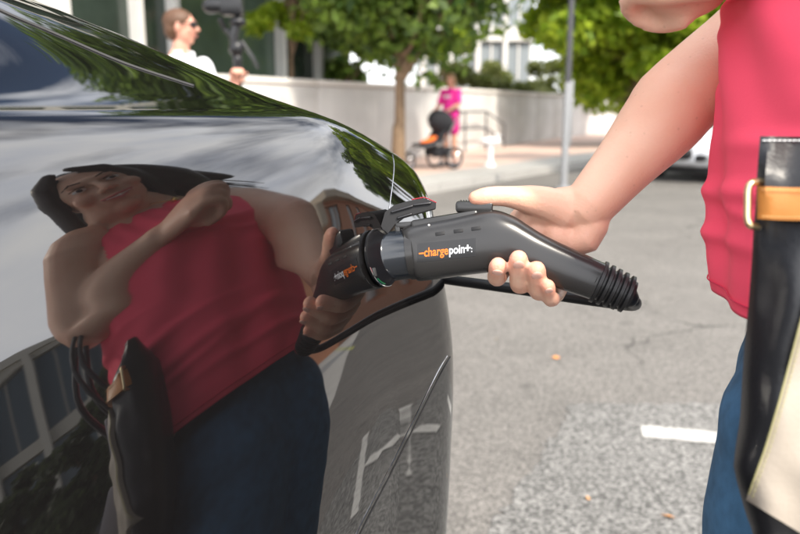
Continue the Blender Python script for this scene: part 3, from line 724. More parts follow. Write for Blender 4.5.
# ------------------------------------------------------------------ silver car behind the arm
def small_car(loc, rz, label):
    e = empty('parked_car', loc, label, 'car', rz)
    prof = [(-2.15, 0.35), (-2.2, 0.62), (-2.05, 0.78), (-1.2, 0.92), (-0.55, 1.34), (0.0, 1.44), (0.8, 1.42), (1.6, 1.1), (2.1, 0.98), (2.15, 0.5), (2.05, 0.3)]
    secs = []
    st = [(-2.22, .40, .30, .60, .55), (-2.15, .62, .26, .70, .62), (-1.95, .76, .22, .80, .70), (-1.5, .84, .2, .86, .78), (-1.1, .88, .2, .90, .80), (-0.6, .9, .2, .92, .8), (0, .9, .2, .94, .8), (1.0, .9, .2, .96, .8), (1.7, .88, .22, .98, .78), (2.05, .8, .26, .98, .7), (2.15, .62, .34, .8, .6)]
    vs = []; n = 16
    for x, w, zb, zs, wt in st:
        w = min(w, .9)
        cyc = [(w * .55, zb), (w * .9, zb + .02), (w, zb + .15), (w + .02, zs * .62), (w, zs * .85), (w * .93, zs), (w * .6, zs + .035), (w * .2, zs + .05)]
        cyc += [(-a, b) for a, b in cyc[::-1]]
        vs += [(x, a, b) for a, b in cyc]
    fs = [(i * 16 + j, i * 16 + (j + 1) % 16, i * 16 + 16 + (j + 1) % 16, i * 16 + 16 + j) for i in range(len(st) - 1) for j in range(16)]
    fs += [tuple(range(16))[::-1], tuple(range(len(vs) - 16, len(vs)))]
    P = mat('silver_paint', (0.62, 0.64, 0.67), rough=0.25, metal=0.5, coat=1.0)
    MB().add(vs, fs).build('body', P, e, auto=60)
    # cabin
    cab = [(-1.05, .92, .78, 0), (-0.35, 1.36, .58, 1), (0.1, 1.43, .56, 1), (0.9, 1.40, .56, 1), (1.85, 1.0, .72, 0)]
    v2 = []
    for x, z, w, _ in cab: v2 += [(x, w, z), (x, -w, z)]
    lo = [(-1.05, .82, .88), (-0.35, .86, .9), (0.1, .86, .9), (0.9, .86, .92), (1.85, .76, .95)]
    for x, w, z in lo: v2 += [(x, w, z), (x, -w, z)]
    f2 = []
    for i in range(4):
        a = 2 * i; b = 10 + 2 * i
        f2 += [(a, a + 1, a + 3, a + 2), (a, a + 2, b + 2, b), (a + 1, b + 1, b + 3, a + 3)]
    f2 += [(0, 10, 11, 1), (8, 9, 19, 18), tuple([10, 12, 14, 16, 18, 19, 17, 15, 13, 11])]
    MB().add(v2, f2).build('cabin', MATS['car_glass'], e, auto=30)
    MB().add([(x, y * 1.01, z + 0.012) for x, y, z in v2[2:8]] + [(x, y * 1.01, z + .035) for x, y, z in v2[2:8]], [(0, 1, 3, 2), (2, 3, 5, 4), (6, 8, 9, 7), (8, 10, 11, 9), (0, 6, 7, 1), (4, 5, 11, 10), (0, 2, 8, 6), (2, 4, 10, 8), (1, 7, 9, 3), (3, 9, 11, 5)]).build('roof', P, e, auto=30)
    for x in (-1.35, 1.4):
        for sg in (1, -1): add_wheel(e, V((x, sg * .78, .32)), (0, sg, 0), .32, .2, M_TYRE, M_RIM)
    for sg in (1, -1):
        MB().ell((-2.0, sg * .56, .66), (.16, .17, .075)).build('headlight', mat('lamp_glass', (0.7, 0.72, 0.75), rough=0.05, coat=1), e)
        MB().ell((2.12, sg * .6, .8), (.06, .16, .08)).build('tail_light', mat('red_lamp', (0.4, 0.01, 0.01), rough=0.1, coat=1), e)
        MB().ell((-0.75, sg * .98, .98), (.07, .1, .07)).build('mirror', P, e)
        MB().ell((-2.17, sg * .48, .40), (.05, .15, .06)).build('fog_lamp_recess', M_SEAM, e)
    MB().tube([(-2.215, -.3, .46), (-2.235, .0, .455), (-2.215, .3, .46)], (.1, .08), 14, se=3).build('grille', M_SEAM, e)
    MB().tube([(-2.19, -.42, .36), (-2.25, 0, .35), (-2.19, .42, .36)], .022, 10).build('bumper_trim', P, e)
    MB().box((0, 0, .2), (4.1, 1.55, .12), bev=.03).build('underbody', M_SEAM, e)
    return e
sc_ = ground_at(700, 183)
small_car((sc_.x + 1.3, sc_.y + 1.6, 0), math.atan2(.62, .78), 'silver car with its nose showing between the arm and the pink top')

for i, (x, y, c, lb) in enumerate([(556, 358, (.55, .22, .06), 'dry orange leaf on the smooth asphalt below the plug handle'), (588, 499, (.45, .25, .12), 'small brown leaf on the chipped asphalt near the left edge of its patch'), (668, 517, (.6, .25, .05), 'tiny orange leaf on the chipped asphalt below the white dash'), (497, 339, (.35, .28, .2), 'pale brown leaf on the smooth asphalt under the cable')]):
    g = ground_at(x, y, .006); a = i * 1.3; d = V((math.cos(a), math.sin(a), 0)); n = V((-d.y, d.x, 0)); s_ = .022 if i != 1 else .015
    o = mesh('fallen_leaf', [g - d * s_ + V((0, 0, .004)), g - n * s_ * .55 + V((0, 0, .001)), g + V((0, 0, .006)), g + n * s_ * .5 + V((0, 0, .009)), g + d * s_ + V((0, 0, .002))], [(0, 1, 2), (1, 4, 2), (4, 3, 2), (3, 0, 2)], mat('dry_leaf_%s' % 'abcd'[i], c, rough=.7), None, False); tag(o, lb, 'leaf', 'leaves fallen on the road')
# ------------------------------------------------------------------ people
SKIN = mat('skin', (0.77, 0.50, 0.365), col2=(0.70, 0.39, 0.27), rough=0.47, sss=0.15, vscale=16, detail=9, bump=0.5, bscale=420, bdist=0.0007, spec=0.4)
def warm_skin(m):
    n = m.node_tree; b = n.nodes['Principled BSDF']; lk = n.links.new; src = b.inputs['Base Color'].links[0].from_socket
    a = n.nodes.new('ShaderNodeAttribute'); a.attribute_name = 'warm'; mx_ = n.nodes.new('ShaderNodeMix'); mx_.data_type = 'RGBA'; mx_.inputs[7].default_value = (0.74, 0.27, 0.185, 1)
    lk(a.outputs['Fac'], mx_.inputs[0]); lk(src, mx_.inputs[6])
    t = n.nodes.new('ShaderNodeTexCoord'); v = n.nodes.new('ShaderNodeTexVoronoi'); v.inputs['Scale'].default_value = 95; lk(t.outputs['Object'], v.inputs['Vector'])
    r = n.nodes.new('ShaderNodeMapRange'); r.inputs['From Min'].default_value = 0.06; r.inputs['From Max'].default_value = 0.16; r.inputs['To Min'].default_value = 0.78; r.inputs['To Max'].default_value = 1.0; lk(v.outputs['Distance'], r.inputs['Value'])
    m2 = n.nodes.new('ShaderNodeMix'); m2.data_type = 'RGBA'; m2.blend_type = 'MULTIPLY'; m2.inputs[0].default_value = 0.55; lk(mx_.outputs[2], m2.inputs[6]); lk(r.outputs[0], m2.inputs[7]); lk(m2.outputs[2], b.inputs['Base Color'])
warm_skin(SKIN)
SKIN2 = mat('skin_far', (0.60, 0.33, 0.24), rough=0.5, var=0.05, vscale=10)
def hand_mb(mb, wrist, d, palmn, size=1.0, curl=0.5, thumb_side=1, spread=0.02):
    """generic hand: d = direction to the fingers, palmn = direction the palm faces"""
    d = V(d).normalized(); pn = V(palmn); pn = (pn - d * pn.dot(d)).normalized(); sd_ = d.cross(pn) * thumb_side
    w = V(wrist); s = size
    mb.tube([w - d * .02 * s, w + d * .02 * s, w + d * .055 * s, w + d * .085 * s], [(.024 * s, .016 * s), (.033 * s, .015 * s), (.040 * s, .013 * s), (.038 * s, .011 * s)], 12, up=pn)
    for i, (o, ln_, r) in enumerate(((.030, .070, .0085), (.010, .078, .009), (-.011, .072, .0085), (-.030, .056, .0075))):
        p = w + d * .085 * s + sd_ * o * s; a = 0; pts = [p - d * .01 * s]; dd = d
        for k, f in enumerate((.45, .3, .25)):
            a += curl * (0.9, 1.3, 1.0)[k]
            dd = d * math.cos(a) + pn * math.sin(a); p = p + dd * ln_ * f * s; pts.append(p)
        mb.tube(pts, [r * s, r * s, r * .92 * s, r * .8 * s], 8)
    t0 = w + d * .015 * s + sd_ * .022 * s; t1 = t0 + (d * .5 + sd_ * .75 + pn * .3).normalized() * .04 * s; t2 = t1 + (d * .8 + sd_ * .2 + pn * .45).normalized() * .032 * s; t3 = t2 + (d * .8 - sd_ * .1 + pn * .5).normalized() * .024 * s
    mb.tube([t0, t1, t2, t3], [.015 * s, .0115 * s, .010 * s, .0085 * s], 8)
def head_mb(mb, c, f, up, s=1.0, jaw=1.0):
    """head centre c, facing f; s=1 is 0.23 m tall"""
    f = V(f).normalized(); up = V(up); up = (up - f * up.dot(f)).normalized(); sd_ = f.cross(up)
    M3 = Matrix((sd_, f, up)).transposed(); P = lambda x, y, z: V(c) + M3 @ V((x * s, y * s, z * s))
    mb.ell(P(0, -.012, .022), (.074 * s, .090 * s, .088 * s), M3, 18)
    mb.ell(P(0, .020, -.028), (.060 * s, .062 * s, .078 * s), M3, 16)
    mb.ell(P(0, .048, -.082), (.028 * s * jaw, .026 * s, .024 * s), M3, 10)      # chin
    mb.ell(P(0, .078, .030), (.050 * s, .012 * s, .014 * s), M3, 10)       # brow
    mb.tube([P(0, .080, .025), P(0, .092, .0), P(0, .104, -.018)], [.007 * s, .009 * s, .012 * s], 8)  # nose
    for g in (-1, 1):
        mb.ell(P(g * .012, .090, -.022), (.008 * s, .009 * s, .007 * s), M3, 8)
        mb.ell(P(g * .040, .058, -.022), (.022 * s, .022 * s, .022 * s), M3, 10)  # cheek
        mb.ell(P(g * .076, -.008, -.005), (.008 * s, .018 * s, .030 * s), M3, 8)  # ear
    mb.tube([P(-.024, .074, -.050), P(0, .087, -.054), P(.024, .074, -.050)], [.005 * s, .008 * s, .005 * s], 8)
    return P, M3
def face_parts(P, M3, parent, s, mouth, eyes=True, smile=True):
    mw = MB(); mi = MB(); ml = MB(); mbq = MB()
    for g in (-1, 1):
        mw.ell(P(g * .031, .0735, .010), (.0135 * s, .0075 * s, .0068 * s), M3, 10)
        mi.ell(P(g * .031, .0805, .010), (.0058 * s, .0022 * s, .0056 * s), M3, 10)
        mbq.tube([P(g * .015, .0885, .0325), P(g * .032, .0885, .0375), P(g * .050, .074, .0295)], [.0016 * s, .0020 * s, .0009 * s], 6)
        mbq.tube([P(g * .018, .081, .0165), P(g * .031, .0835, .0195), P(g * .046, .074, .0165)], .0012 * s, 6)
    if eyes:
        mw.build('eye', mat('eye_white', (0.75, 0.72, 0.7), rough=0.2), parent)
        mi.build('iris', mat('iris', (0.03, 0.015, 0.008), rough=0.1), parent)
    mbq.build('eyebrow', mat('brow', (0.03, 0.018, 0.012), rough=0.8), parent)
    ml.tube([P(-.028, .076, -.046), P(-.012, .0915, -.0495), P(0, .0945, -.0495), P(.012, .0915, -.0495), P(.028, .076, -.046)], [.002 * s, .0035 * s, .003 * s, .0035 * s, .002 * s], 8)
    ml.tube([P(-.026, .076, -.049), P(0, .0915, -.0625), P(.026, .076, -.049)], [.002 * s, .0042 * s, .002 * s], 8)
    ml.build('lips', mouth, parent)
    if smile: MB().tube([P(-.020, .081, -.0505), P(0, .0925, -.0555), P(.020, .081, -.0505)], [(.002 * s, .003 * s), (.003 * s, .0042 * s), (.002 * s, .003 * s)], 8, up=M3 @ V((0, 0, 1))).build('teeth', mat('teeth', (0.8, 0.78, 0.74), rough=0.25), parent)

# ---- the woman holding the plug
F = -EL.copy(); LF = ES * -1.0                       # she faces the car; her left is towards the camera
wo = empty('person', (0.44, 0.70, 0), 'woman in a pink sleeveless top and jeans pressing a charging plug into the dark car', 'person')
WI = Matrix.Translation((-0.44, -0.70, 0))
def wpart(mb, name, m, vox=None, sm=6, **k):
    o = mb.build(name, m, None, **k)
    if vox: remesh(o, vox, sm)
    o.parent = wo; o.matrix_parent_inverse = WI
    return o
TC = V((0.430, 0.606, 0))                            # torso axis on the ground plan
def tp(f, l, z): return V((TC.x, TC.y, 0)) + F * f + LF * l + V((0, 0, z))
b = MB()
# torso (under the clothes), neck
TORSO = [(0.86, .01, .118, .095), (0.95, .01, .130, .105), (1.05, .015, .145, .115), (1.15, .02, .145, .118), (1.25, .02, .145, .115), (1.33, .005, .145, .098), (1.385, -.005, .130, .07), (1.42, -.01, .10, .05)]
b.tube([tp(f, 0, z) for z, f, a, c in TORSO], [(a, c) for z, f, a, c in TORSO], 24, up=F)
b.tube([tp(-.01, 0, 1.36), tp(.01, 0, 1.42)], [(.062, .058), (.053, .053)], 16, up=F)
# right arm (finer mesh)
b0 = b; b = MB()
RS = tp(.0, -.150, 1.375)
WR = at(588, 206, .735); ELB = at(685, 94, .735)
b0.ell(tp(.0, -.135, 1.375), .053); b0.ell(tp(0, .135, 1.375), .053)
b0.tube([RS, RS.lerp(ELB, .45)], [.0525, .0475], 20)
b.tube(spline([RS, RS.lerp(ELB, .35) + V((0, 0, .004)), RS.lerp(ELB, .7), ELB, ELB.lerp(WR, .25), ELB.lerp(WR, .6), WR], 3),
       [.052, .050, .048, .047, .046, .044, .043, .041, .040, .0395, .040, .0395, .038, .036, .033, .030, .0275, .0255, .0240], 44)
# right hand holding the handle
HP = [(588, 207, .735, .022), (574, 212, .742, .0245), (558, 218, .747, .028), (543, 227, .752, .031), (528, 236, .754, .029)]
upv = (at(560, 190, .74) - at(575, 240, .74)).normalized()
b.tube([at(x, y, d) for x, y, d, r in HP], [(.0145, r) for *_, r in HP], 30, up=upv)
b.tube([at(593, 214, .736), at(590, 226, .736), at(584, 238, .738), at(572, 243, .742)], [.017, .017, .0165, .014], 30); b.ell(at(562, 238, .742), (.02, .014, .02))
FING = {
 'index': ([(528, 226, .752), (508, 262, .752), (497, 277, .718), (498, 266, .690)], (.0095, .0092, .0089, .0083)),
 'middle': ([(543, 230, .754), (530, 272, .752), (520, 284, .712), (518.5, 259.5, .681)], (.0100, .0098, .0094, .0087)),
 'ring': ([(557, 236, .752), (547, 280, .748), (539, 291, .708), (536.5, 270, .679)], (.0097, .0094, .0091, .0084)),
 'pinky': ([(570, 243, .748), (559, 289, .742), (551, 299, .706), (548, 286, .682)], (.0085, .0078, .0072, .0064))}
for k, (pts, rr_) in FING.items():
    P4 = [at(*p) for p in pts]
    sp = spline(P4, 4); n = len(sp)
    b.tube(sp, [rr_[0] + (rr_[-1] - rr_[0]) * i / (n - 1) + (0.0005 if i in (4, 8) else (-.0007 if i in (6, 10) else 0)) for i in range(n)], 12)
TH = [at(566, 212, .738), at(545, 203, .733), at(519, 198, .726), at(497, 196, .720), at(476, 198, .716)]
b.tube(spline(TH, 3), [.019, .018, .017, .0160, .0148, .0136, .0118, .0104, .0096, .0094, .0092, .0086, .0072], 14)
b.tube(spline([at(580, 208, .738), at(560, 207, .740), at(535, 212, .744)], 3), [.020, .020, .020, .019, .018, .016, .013], 14)
b.tube([at(540, 205, .735), at(527, 215, .745), at(520, 232, .752)], [.012, .011, .010], 10)     # web
arm_mb = b; b = b0
# left arm, bent, with the fist at the chest
LS = tp(.0, .145, 1.375);  LE = V((0.362, 0.455, 1.262)); LW = V((0.262, 0.575, 1.272))
b.tube(spline([LS, LS.lerp(LE, .5) + V((0.01, -.01, 0)), LE, LE.lerp(LW, .4), LW], 3), [.053, .051, .049, .047, .045, .043, .042, .042, .040, .036, .031, .027, .025], 20)
b.ell(LE, .042)
d = (LW - LE).normalized()
def fist(mb, w, d, back_n, s=1.0):
    """closed hand: knuckles forward along d, back of the hand towards back_n"""
    d = V(d).normalized(); n = V(back_n); n = (n - d * n.dot(d)).normalized(); sx = d.cross(n)
    mb.tube([w - d * .015, w + d * .025 * s, w + d * .060 * s, w + d * .078 * s], [(.024 * s, .018 * s), (.033 * s, .017 * s), (.039 * s, .016 * s), (.037 * s, .013 * s)], 14, up=n)
    for i, o in enumerate((.029, .010, -.0095, -.028)):
        r = (.0092, .0098, .0092, .0082)[i] * s; k = w + d * (.078 - .003 * abs(i - 1)) * s + sx * o * s + n * .004
        mb.tube(spline([k - d * .01, k + d * .016 * s - n * .006 * s, k + d * .022 * s - n * .026 * s, k + d * .004 * s - n * .042 * s, k - d * .018 * s - n * .036 * s], 3), [r * 1.05, r, r * .95, r * .9, r * .85], 10)
    mb.ell(w + d * .058 * s - n * .018 * s, (.036 * s, .032 * s, .030 * s))
    t = w + d * .022 * s + sx * .030 * s - n * .012 * s
    mb.tube(spline([t, t + d * .030 * s + sx * .008 * s - n * .016 * s, t + d * .052 * s - sx * .012 * s - n * .034 * s, t + d * .054 * s - sx * .032 * s - n * .038 * s], 3), [.0135 * s, .012 * s, .0105 * s, .0088 * s], 10)
fist(b, LW + d * .012, d * 0.9 + V((-.22, .06, 0.02)), V((-.62, -.45, .5)), 1.0)
# legs
for sg in (1, -1):
    hp = tp(.0, sg * .085, .90)
    b.tube([tp(.02, sg * .055, .93), tp(.035, sg * .066, .70), tp(.03, sg * .078, .48), tp(-.01, sg * .09, .30), tp(-.02, sg * .09, .09)], [.070, .060, .050, .046, .034], 16)
    b.tube([tp(-.05, sg * .09, .06), tp(.05, sg * .095, .045), tp(.15, sg * .10, .035)], [(.032, .03), (.036, .026), (.036, .018)], 12)
HC = tp(.060, .080, 1.505)
HF = (F * 0.84 + LF * 0.42 + V((0, 0, -0.40))).normalized()
HUP = (V((0, 0, 1)) + LF * 0.24 + F * .10).normalized()
b.tube([tp(.0, 0, 1.38), tp(.025, .03, 1.425), HC + V((0.020, .0, -.065))], [(.055, .052), (.052, .052), (.052, .055)], 16)
PH, MH = head_mb(b, HC, HF, HUP, .96)
body = b.build('body', SKIN); remesh(body, .0042, 4)
arm_o = arm_mb.build('arm', SKIN); remesh(arm_o, .0015, 7)
bmj = bmesh.new(); bmj.from_mesh(body.data); bmj.from_mesh(arm_o.data); bmj.to_mesh(body.data); bmj.free(); bpy.data.objects.remove(arm_o); body.data.shade_smooth()
body.parent = wo; body.matrix_parent_inverse = WI
_wp = [(at(*FING[k][0][3]), .013, .75) for k in FING] + [(at(*FING[k][0][2]), .012, .55) for k in FING] + [(at(474, 198, .716), .012, .6), (at(520, 206, .73), .016, .3), (at(583, 240, .74), .020, .6), (at(556, 228, .745), .022, .45), (at(598, 214, .735), .022, .25), (ELB, .05, .35), (PH(.04, .06, -.02), .025, .35), (PH(-.04, .06, -.02), .025, .35), (PH(0, .10, -.02), .012, .4), (LW + V((-.03, .05, 0)), .04, .4)]
_co = np.empty(len(body.data.vertices) * 3); body.data.vertices.foreach_get('co', _co); _co = _co.reshape(-1, 3); _w = np.zeros(len(_co))
for c_, r_, a_ in _wp: _w = np.maximum(_w, a_ * np.exp(-((_co - np.array(c_)) ** 2).sum(1) / r_ ** 2))
_at = body.data.attributes.new('warm', 'FLOAT', 'POINT'); _at.data.foreach_set('value', _w.astype(np.float32))
face_parts(PH, MH, body, .96, mat('lips', (0.55, 0.14, 0.13), rough=0.35))
nm = mat('nail', (0.76, 0.44, 0.35), rough=0.25, spec=0.6)
for k in ('index', 'middle', 'ring', 'pinky'):
    p3 = at(*FING[k][0][3]); p2 = at(*FING[k][0][2]); dd = (p3 - p2).normalized(); r = FING[k][1][3]
    nr = (CO - p3).normalized(); nr = (nr - dd * nr.dot(dd)).normalized(); sx = dd.cross(nr); c = p3 + nr * (r * .80) + dd * r * .10
    MB().ell(c, (r * .60, r * .74, r * .20), Matrix((sx, dd, nr)).transposed(), 14).build('fingernail', nm, body)
# shirt: sleeveless, one welded skin round the torso, hem hanging free
SH = [(1.014, .010, .182, .150), (1.04, .016, .176, .148), (1.11, .022, .166, .144), (1.18, .028, .160, .140), (1.25, .030, .157, .138), (1.31, .015, .153, .120), (1.36, .000, .145, .094), (1.40, -.010, .115, .066)]
def ring_pts(z, f, a, c, n, k):
    t = 2 * math.pi * k / n; return tp(f + c * math.sin(t), a * math.cos(t), z)
def cloth_surface(tab, n, m, fold, seed, thick=0.003, skip=None, name='shirt'):
    """tube of cloth from a table, open at both ends, with folds, then thickened"""
    vs = []; fs = []
    for j in range(m + 1):
        q = j / m; z = tab[0][0] + (tab[-1][0] - tab[0][0]) * q; f, a, c = lerp_tab(tab, z)
        for k in range(n):
            t = 2 * math.pi * k / n; p = tp(f + c * math.sin(t), a * math.cos(t), z)
            o = V((F * math.sin(t) + LF * math.cos(t)))
            p += o * fold(t, z, p)
            vs.append(p)
    for j in range(m):
        for k in range(n):
            if skip and skip((k + .5) / n * 2 * math.pi, tab[0][0] + (tab[-1][0] - tab[0][0]) * (j + .5) / m): continue
            fs.append((j * n + k, j * n + (k + 1) % n, (j + 1) * n + (k + 1) % n, (j + 1) * n + k))
    return vs, fs
def fold_shirt(t, z, p):
    lo = 1 - sstep(0.98, 1.30, z)
    w = noise.noise(V((p.x * 5 + 3, p.y * 5, z * 2.2))) * 0.011 * (0.4 + lo)
    w += 0.003 * lo * math.sin(9 * t + 6 * z) + 0.0015 * lo * math.sin(17 * t - 20 * z + 2 * math.sin(5 * z))
    d = (z - 1.17) * 8 + 2.2 * math.sin(t * 2 + .6); w += 0.0035 * math.sin(d * 3.2 + 3 * noise.noise(p * 6)) * sstep(1.0, 1.1, z)
    w += 0.003 * noise.noise(p * 26)
    # soft drag folds running down and forwards over the hip
    for (z0, sl, am, wd) in ((1.13, .16, .0050, .008), (1.085, .25, .0055, .009), (1.055, .14, .0045, .007), (1.17, .34, .0045, .009), (1.235, .2, .0035, .010), (1.11, -.2, .003, .006), (1.20, .42, .003, .007)):
        q = z - (z0 + sl * (math.cos(t - .5) * .10)); w += am * math.exp(-(q / wd) ** 2) * (0.5 + .5 * math.sin(2 * t + z0 * 40))
    if z > 1.28: w += 0.0035 * math.sin(26 * t) * sstep(1.28, 1.36, z) * max(0, math.sin(t))
    return w + 0.004
def skip_shirt(t, z):
    arm = max(0, abs(math.cos(t)) - .86) / .14                     # arm holes at the sides
    if z > 1.275 and abs(math.cos(t)) > .80 and (z - 1.275) / .09 > 0 and abs(math.cos(t)) > .97 - (z - 1.275) * 0.9: 
        return z < 1.385 and abs(math.cos(t)) > .90 + 0.0 * z
    # neckline scoop at the front
    if math.sin(t) > .45: return z > 1.385 - 0.0 * 1
    return False
vs, fs = cloth_surface(SH, 220, 150, fold_shirt, 1, skip=skip_shirt)
# shoulders: close in the top towards the neck opening
top = len(vs) - 220
for j in range(1, 9):
    q = j / 8
    for k in range(220):
        t = 2 * math.pi * k / 220; f, a, c = SH[-1][1:]
        sc2 = 1 - .45 * q
        vs.append(tp(f + c * math.sin(t) * sc2 * (1.0), a * math.cos(t) * sc2, SH[-1][0] + .022 * math.sin(q * 1.57)))
    for k in range(220):
        t = 2 * math.pi * (k + .5) / 220
        if math.sin(t) > .45: continue
        a0 = top + (j - 1) * 220 + k; a1 = top + (j - 1) * 220 + (k + 1) % 220
        fs.append((a0, a1, a1 + 220, a0 + 220))
M_SHIRT = mat('pink_cloth', (0.95, 0.088, 0.155), rough=0.72, var=0.05, vscale=6, bump=0.35, bscale=700, bdist=0.0006, spec=0.25)
so = mesh('shirt', vs, fs, M_SHIRT); so.parent = wo; so.matrix_parent_inverse = WI
sm_ = so.modifiers.new('t', 'SOLIDIFY'); sm_.thickness = 0.0022; sm_.offset = 1
# stitched hem line
hemp = []
for k in range(0, 221):
    t = 2 * math.pi * k / 220; z = 1.024; f, a, c = lerp_tab(SH, z); p = tp(f + c * math.sin(t), a * math.cos(t), z); o = F * math.sin(t) + LF * math.cos(t); hemp.append(p + o * (fold_shirt(t, z, p) + .0012))
wpart(MB().tube(hemp, .0007, 5, caps=False), 'hem_stitch', mat('pink_thread', (0.6, 0.03, 0.08), rough=.8))
# jeans
J = MB()
J.tube([tp(.020, 0, z) for z in (.84, .90, .97, 1.06)], [(.138, .118), (.140, .120), (.140, .118), (.132, .108)], 24, up=F)
for sg in (1, -1):
    J.tube(spline([tp(.046, sg * .066, .93), tp(.058, sg * .070, .70), tp(.036, sg * .080, .48), tp(-.01, sg * .09, .30), tp(-.02, sg * .09, .13)], 3), [.102, .101, .098, .092, .086, .080, .074, .068, .066, .066, .064, .060, .058], 24)
def jd(co, nn):
    q = noise.noise(V((co.x * 8, co.y * 8, co.z * 16))) * .005 + noise.noise(co * 30) * .0016
    return co + nn * q
jo = J.build('jeans', mat('denim', (0.042, 0.115, 0.21), rough=0.85, var=0.22, vscale=60, bump=0.5, bscale=900, bdist=0.0006)); remesh(jo, .006, 6, disp=jd); jo.parent = wo; jo.matrix_parent_inverse = WI
# shoes
for sg in (1, -1):
    s = MB(); s.tube([tp(-.075, sg * .09, .05), tp(-.02, sg * .09, .06), tp(.08, sg * .095, .045), tp(.17, sg * .10, .03)], [(.036, .04), (.04, .05), (.044, .036), (.040, .022)], 16, up=(0, 0, 1))
    s.box(tp(.045, sg * .095, .011), (.25, .07, .02), None)
    wpart(s, 'shoe', mat('black_shoe', (0.012, 0.012, 0.014), rough=.4), vox=.006)
# necklace pendant
wpart(MB().ell(tp(.095, 0.012, 1.372), (.011, .006, .009)).tube([tp(.02, .07, 1.43), tp(.075, .035, 1.395), tp(.094, .012, 1.375), tp(.078, -.02, 1.39), tp(.02, -.06, 1.425)], .0014, 6), 'necklace', mat('gold', (0.75, 0.5, 0.2), rough=.25, metal=1))
# hair: cap plus a long mass blown back over her right shoulder
hm = MB(); M_HAIR = mat('dark_hair', (0.022, 0.013, 0.009), rough=0.45, spec=0.4)
rh = random.Random(4); back = -F; rt = -LF
hm.ell(PH(0, -.026, .032), (.079, .090, .080), MH, 20)
hm.ell(PH(0, -.058, -.02), (.072, .060, .090), MH, 16)
for g in (-1, 1): hm.tube([PH(g * .02, .055, .105), PH(g * .060, .045, .072), PH(g * .080, .014, .02), PH(g * .082, -.010, -.05), PH(g * .080, -.03, -.11), PH(g * .074, -.05, -.16)], [(.010, .016), (.010, .024), (.009, .028), (.010, .028), (.010, .022), (.005, .008)], 10)
nape = PH(0, -.085, -.05)
hm.tube(spline([PH(0, -.05, .02), nape, nape + rt * .07 + back * .06 + V((0, 0, -.05)), nape + rt * .15 + back * .09 + V((0, 0, -.12)), nape + rt * .21 + back * .10 + V((0, 0, -.20))], 4), [(.07, .06), (.085, .05), (.08, .035), (.06, .025), (.02, .01)], 16)
hm.tube(spline([PH(.045, -.02, .085), PH(.085, -.045, .03) + rt * .01, PH(.10, -.06, -.05) + rt * .04, PH(.11, -.08, -.12) + rt * .07 + back * .02, PH(.12, -.10, -.19) + rt * .09 + back * .03], 4), [(.04, .03), (.055, .035), (.06, .035), (.045, .025), (.012, .008)], 14, up=F)
hm.tube(spline([PH(.02, -.06, .095), PH(.07, -.10, .03) + rt * .04, PH(.10, -.12, -.04) + rt * .10, PH(.11, -.13, -.09) + rt * .17], 4), [(.05, .03), (.055, .035), (.04, .02), (.008, .005)], 14, up=F)
hc = wpart(hm, 'hair', M_HAIR, vox=.005, sm=8)
st = MB()
for i in range(340):
    a = rh.uniform(-1, 1); s0 = PH(a * .07, rh.uniform(-.12, -.04), rh.uniform(-.08, .08)); w = rh.random(); k = rh.uniform(.7, 1.15)
    jit = lambda q: V((rh.gauss(0, q), rh.gauss(0, q), rh.gauss(0, q)))
    e1 = s0 + rt * .06 * k + back * .05 + V((0, 0, -.03)) + jit(.008)
    e2 = s0 + rt * .13 * k + back * .09 + V((0, 0, -.08)) + jit(.016)
    e3 = s0 + rt * .25 * k + back * .13 + V((0, 0, -.15 - .08 * w)) + jit(.035)
    r = rh.uniform(.0015, .0045)
    st.tube(spline([s0, e1, e2, e3], 4), [r, r, r * .7, r * .2], 4, round_=False)
for i in range(110):
    s0 = PH(rh.uniform(-.05, .05), -.06, rh.uniform(0, .10)); w = rh.random()
    st.tube(spline([s0, s0 + rt * .12 + back * .08 + V((0, 0, .01)), s0 + rt * (.22 + .06 * w) + back * .11 + V((0, 0, -.03 - .05 * w)), s0 + rt * (.30 + .12 * w) + back * .12 + V((0, 0, -.09 - .08 * w))], 4), [.0026, .0010], 4, round_=False)
s_ = st.build('hair_strands', M_HAIR, hc); s_['kind'] = 'stuff'

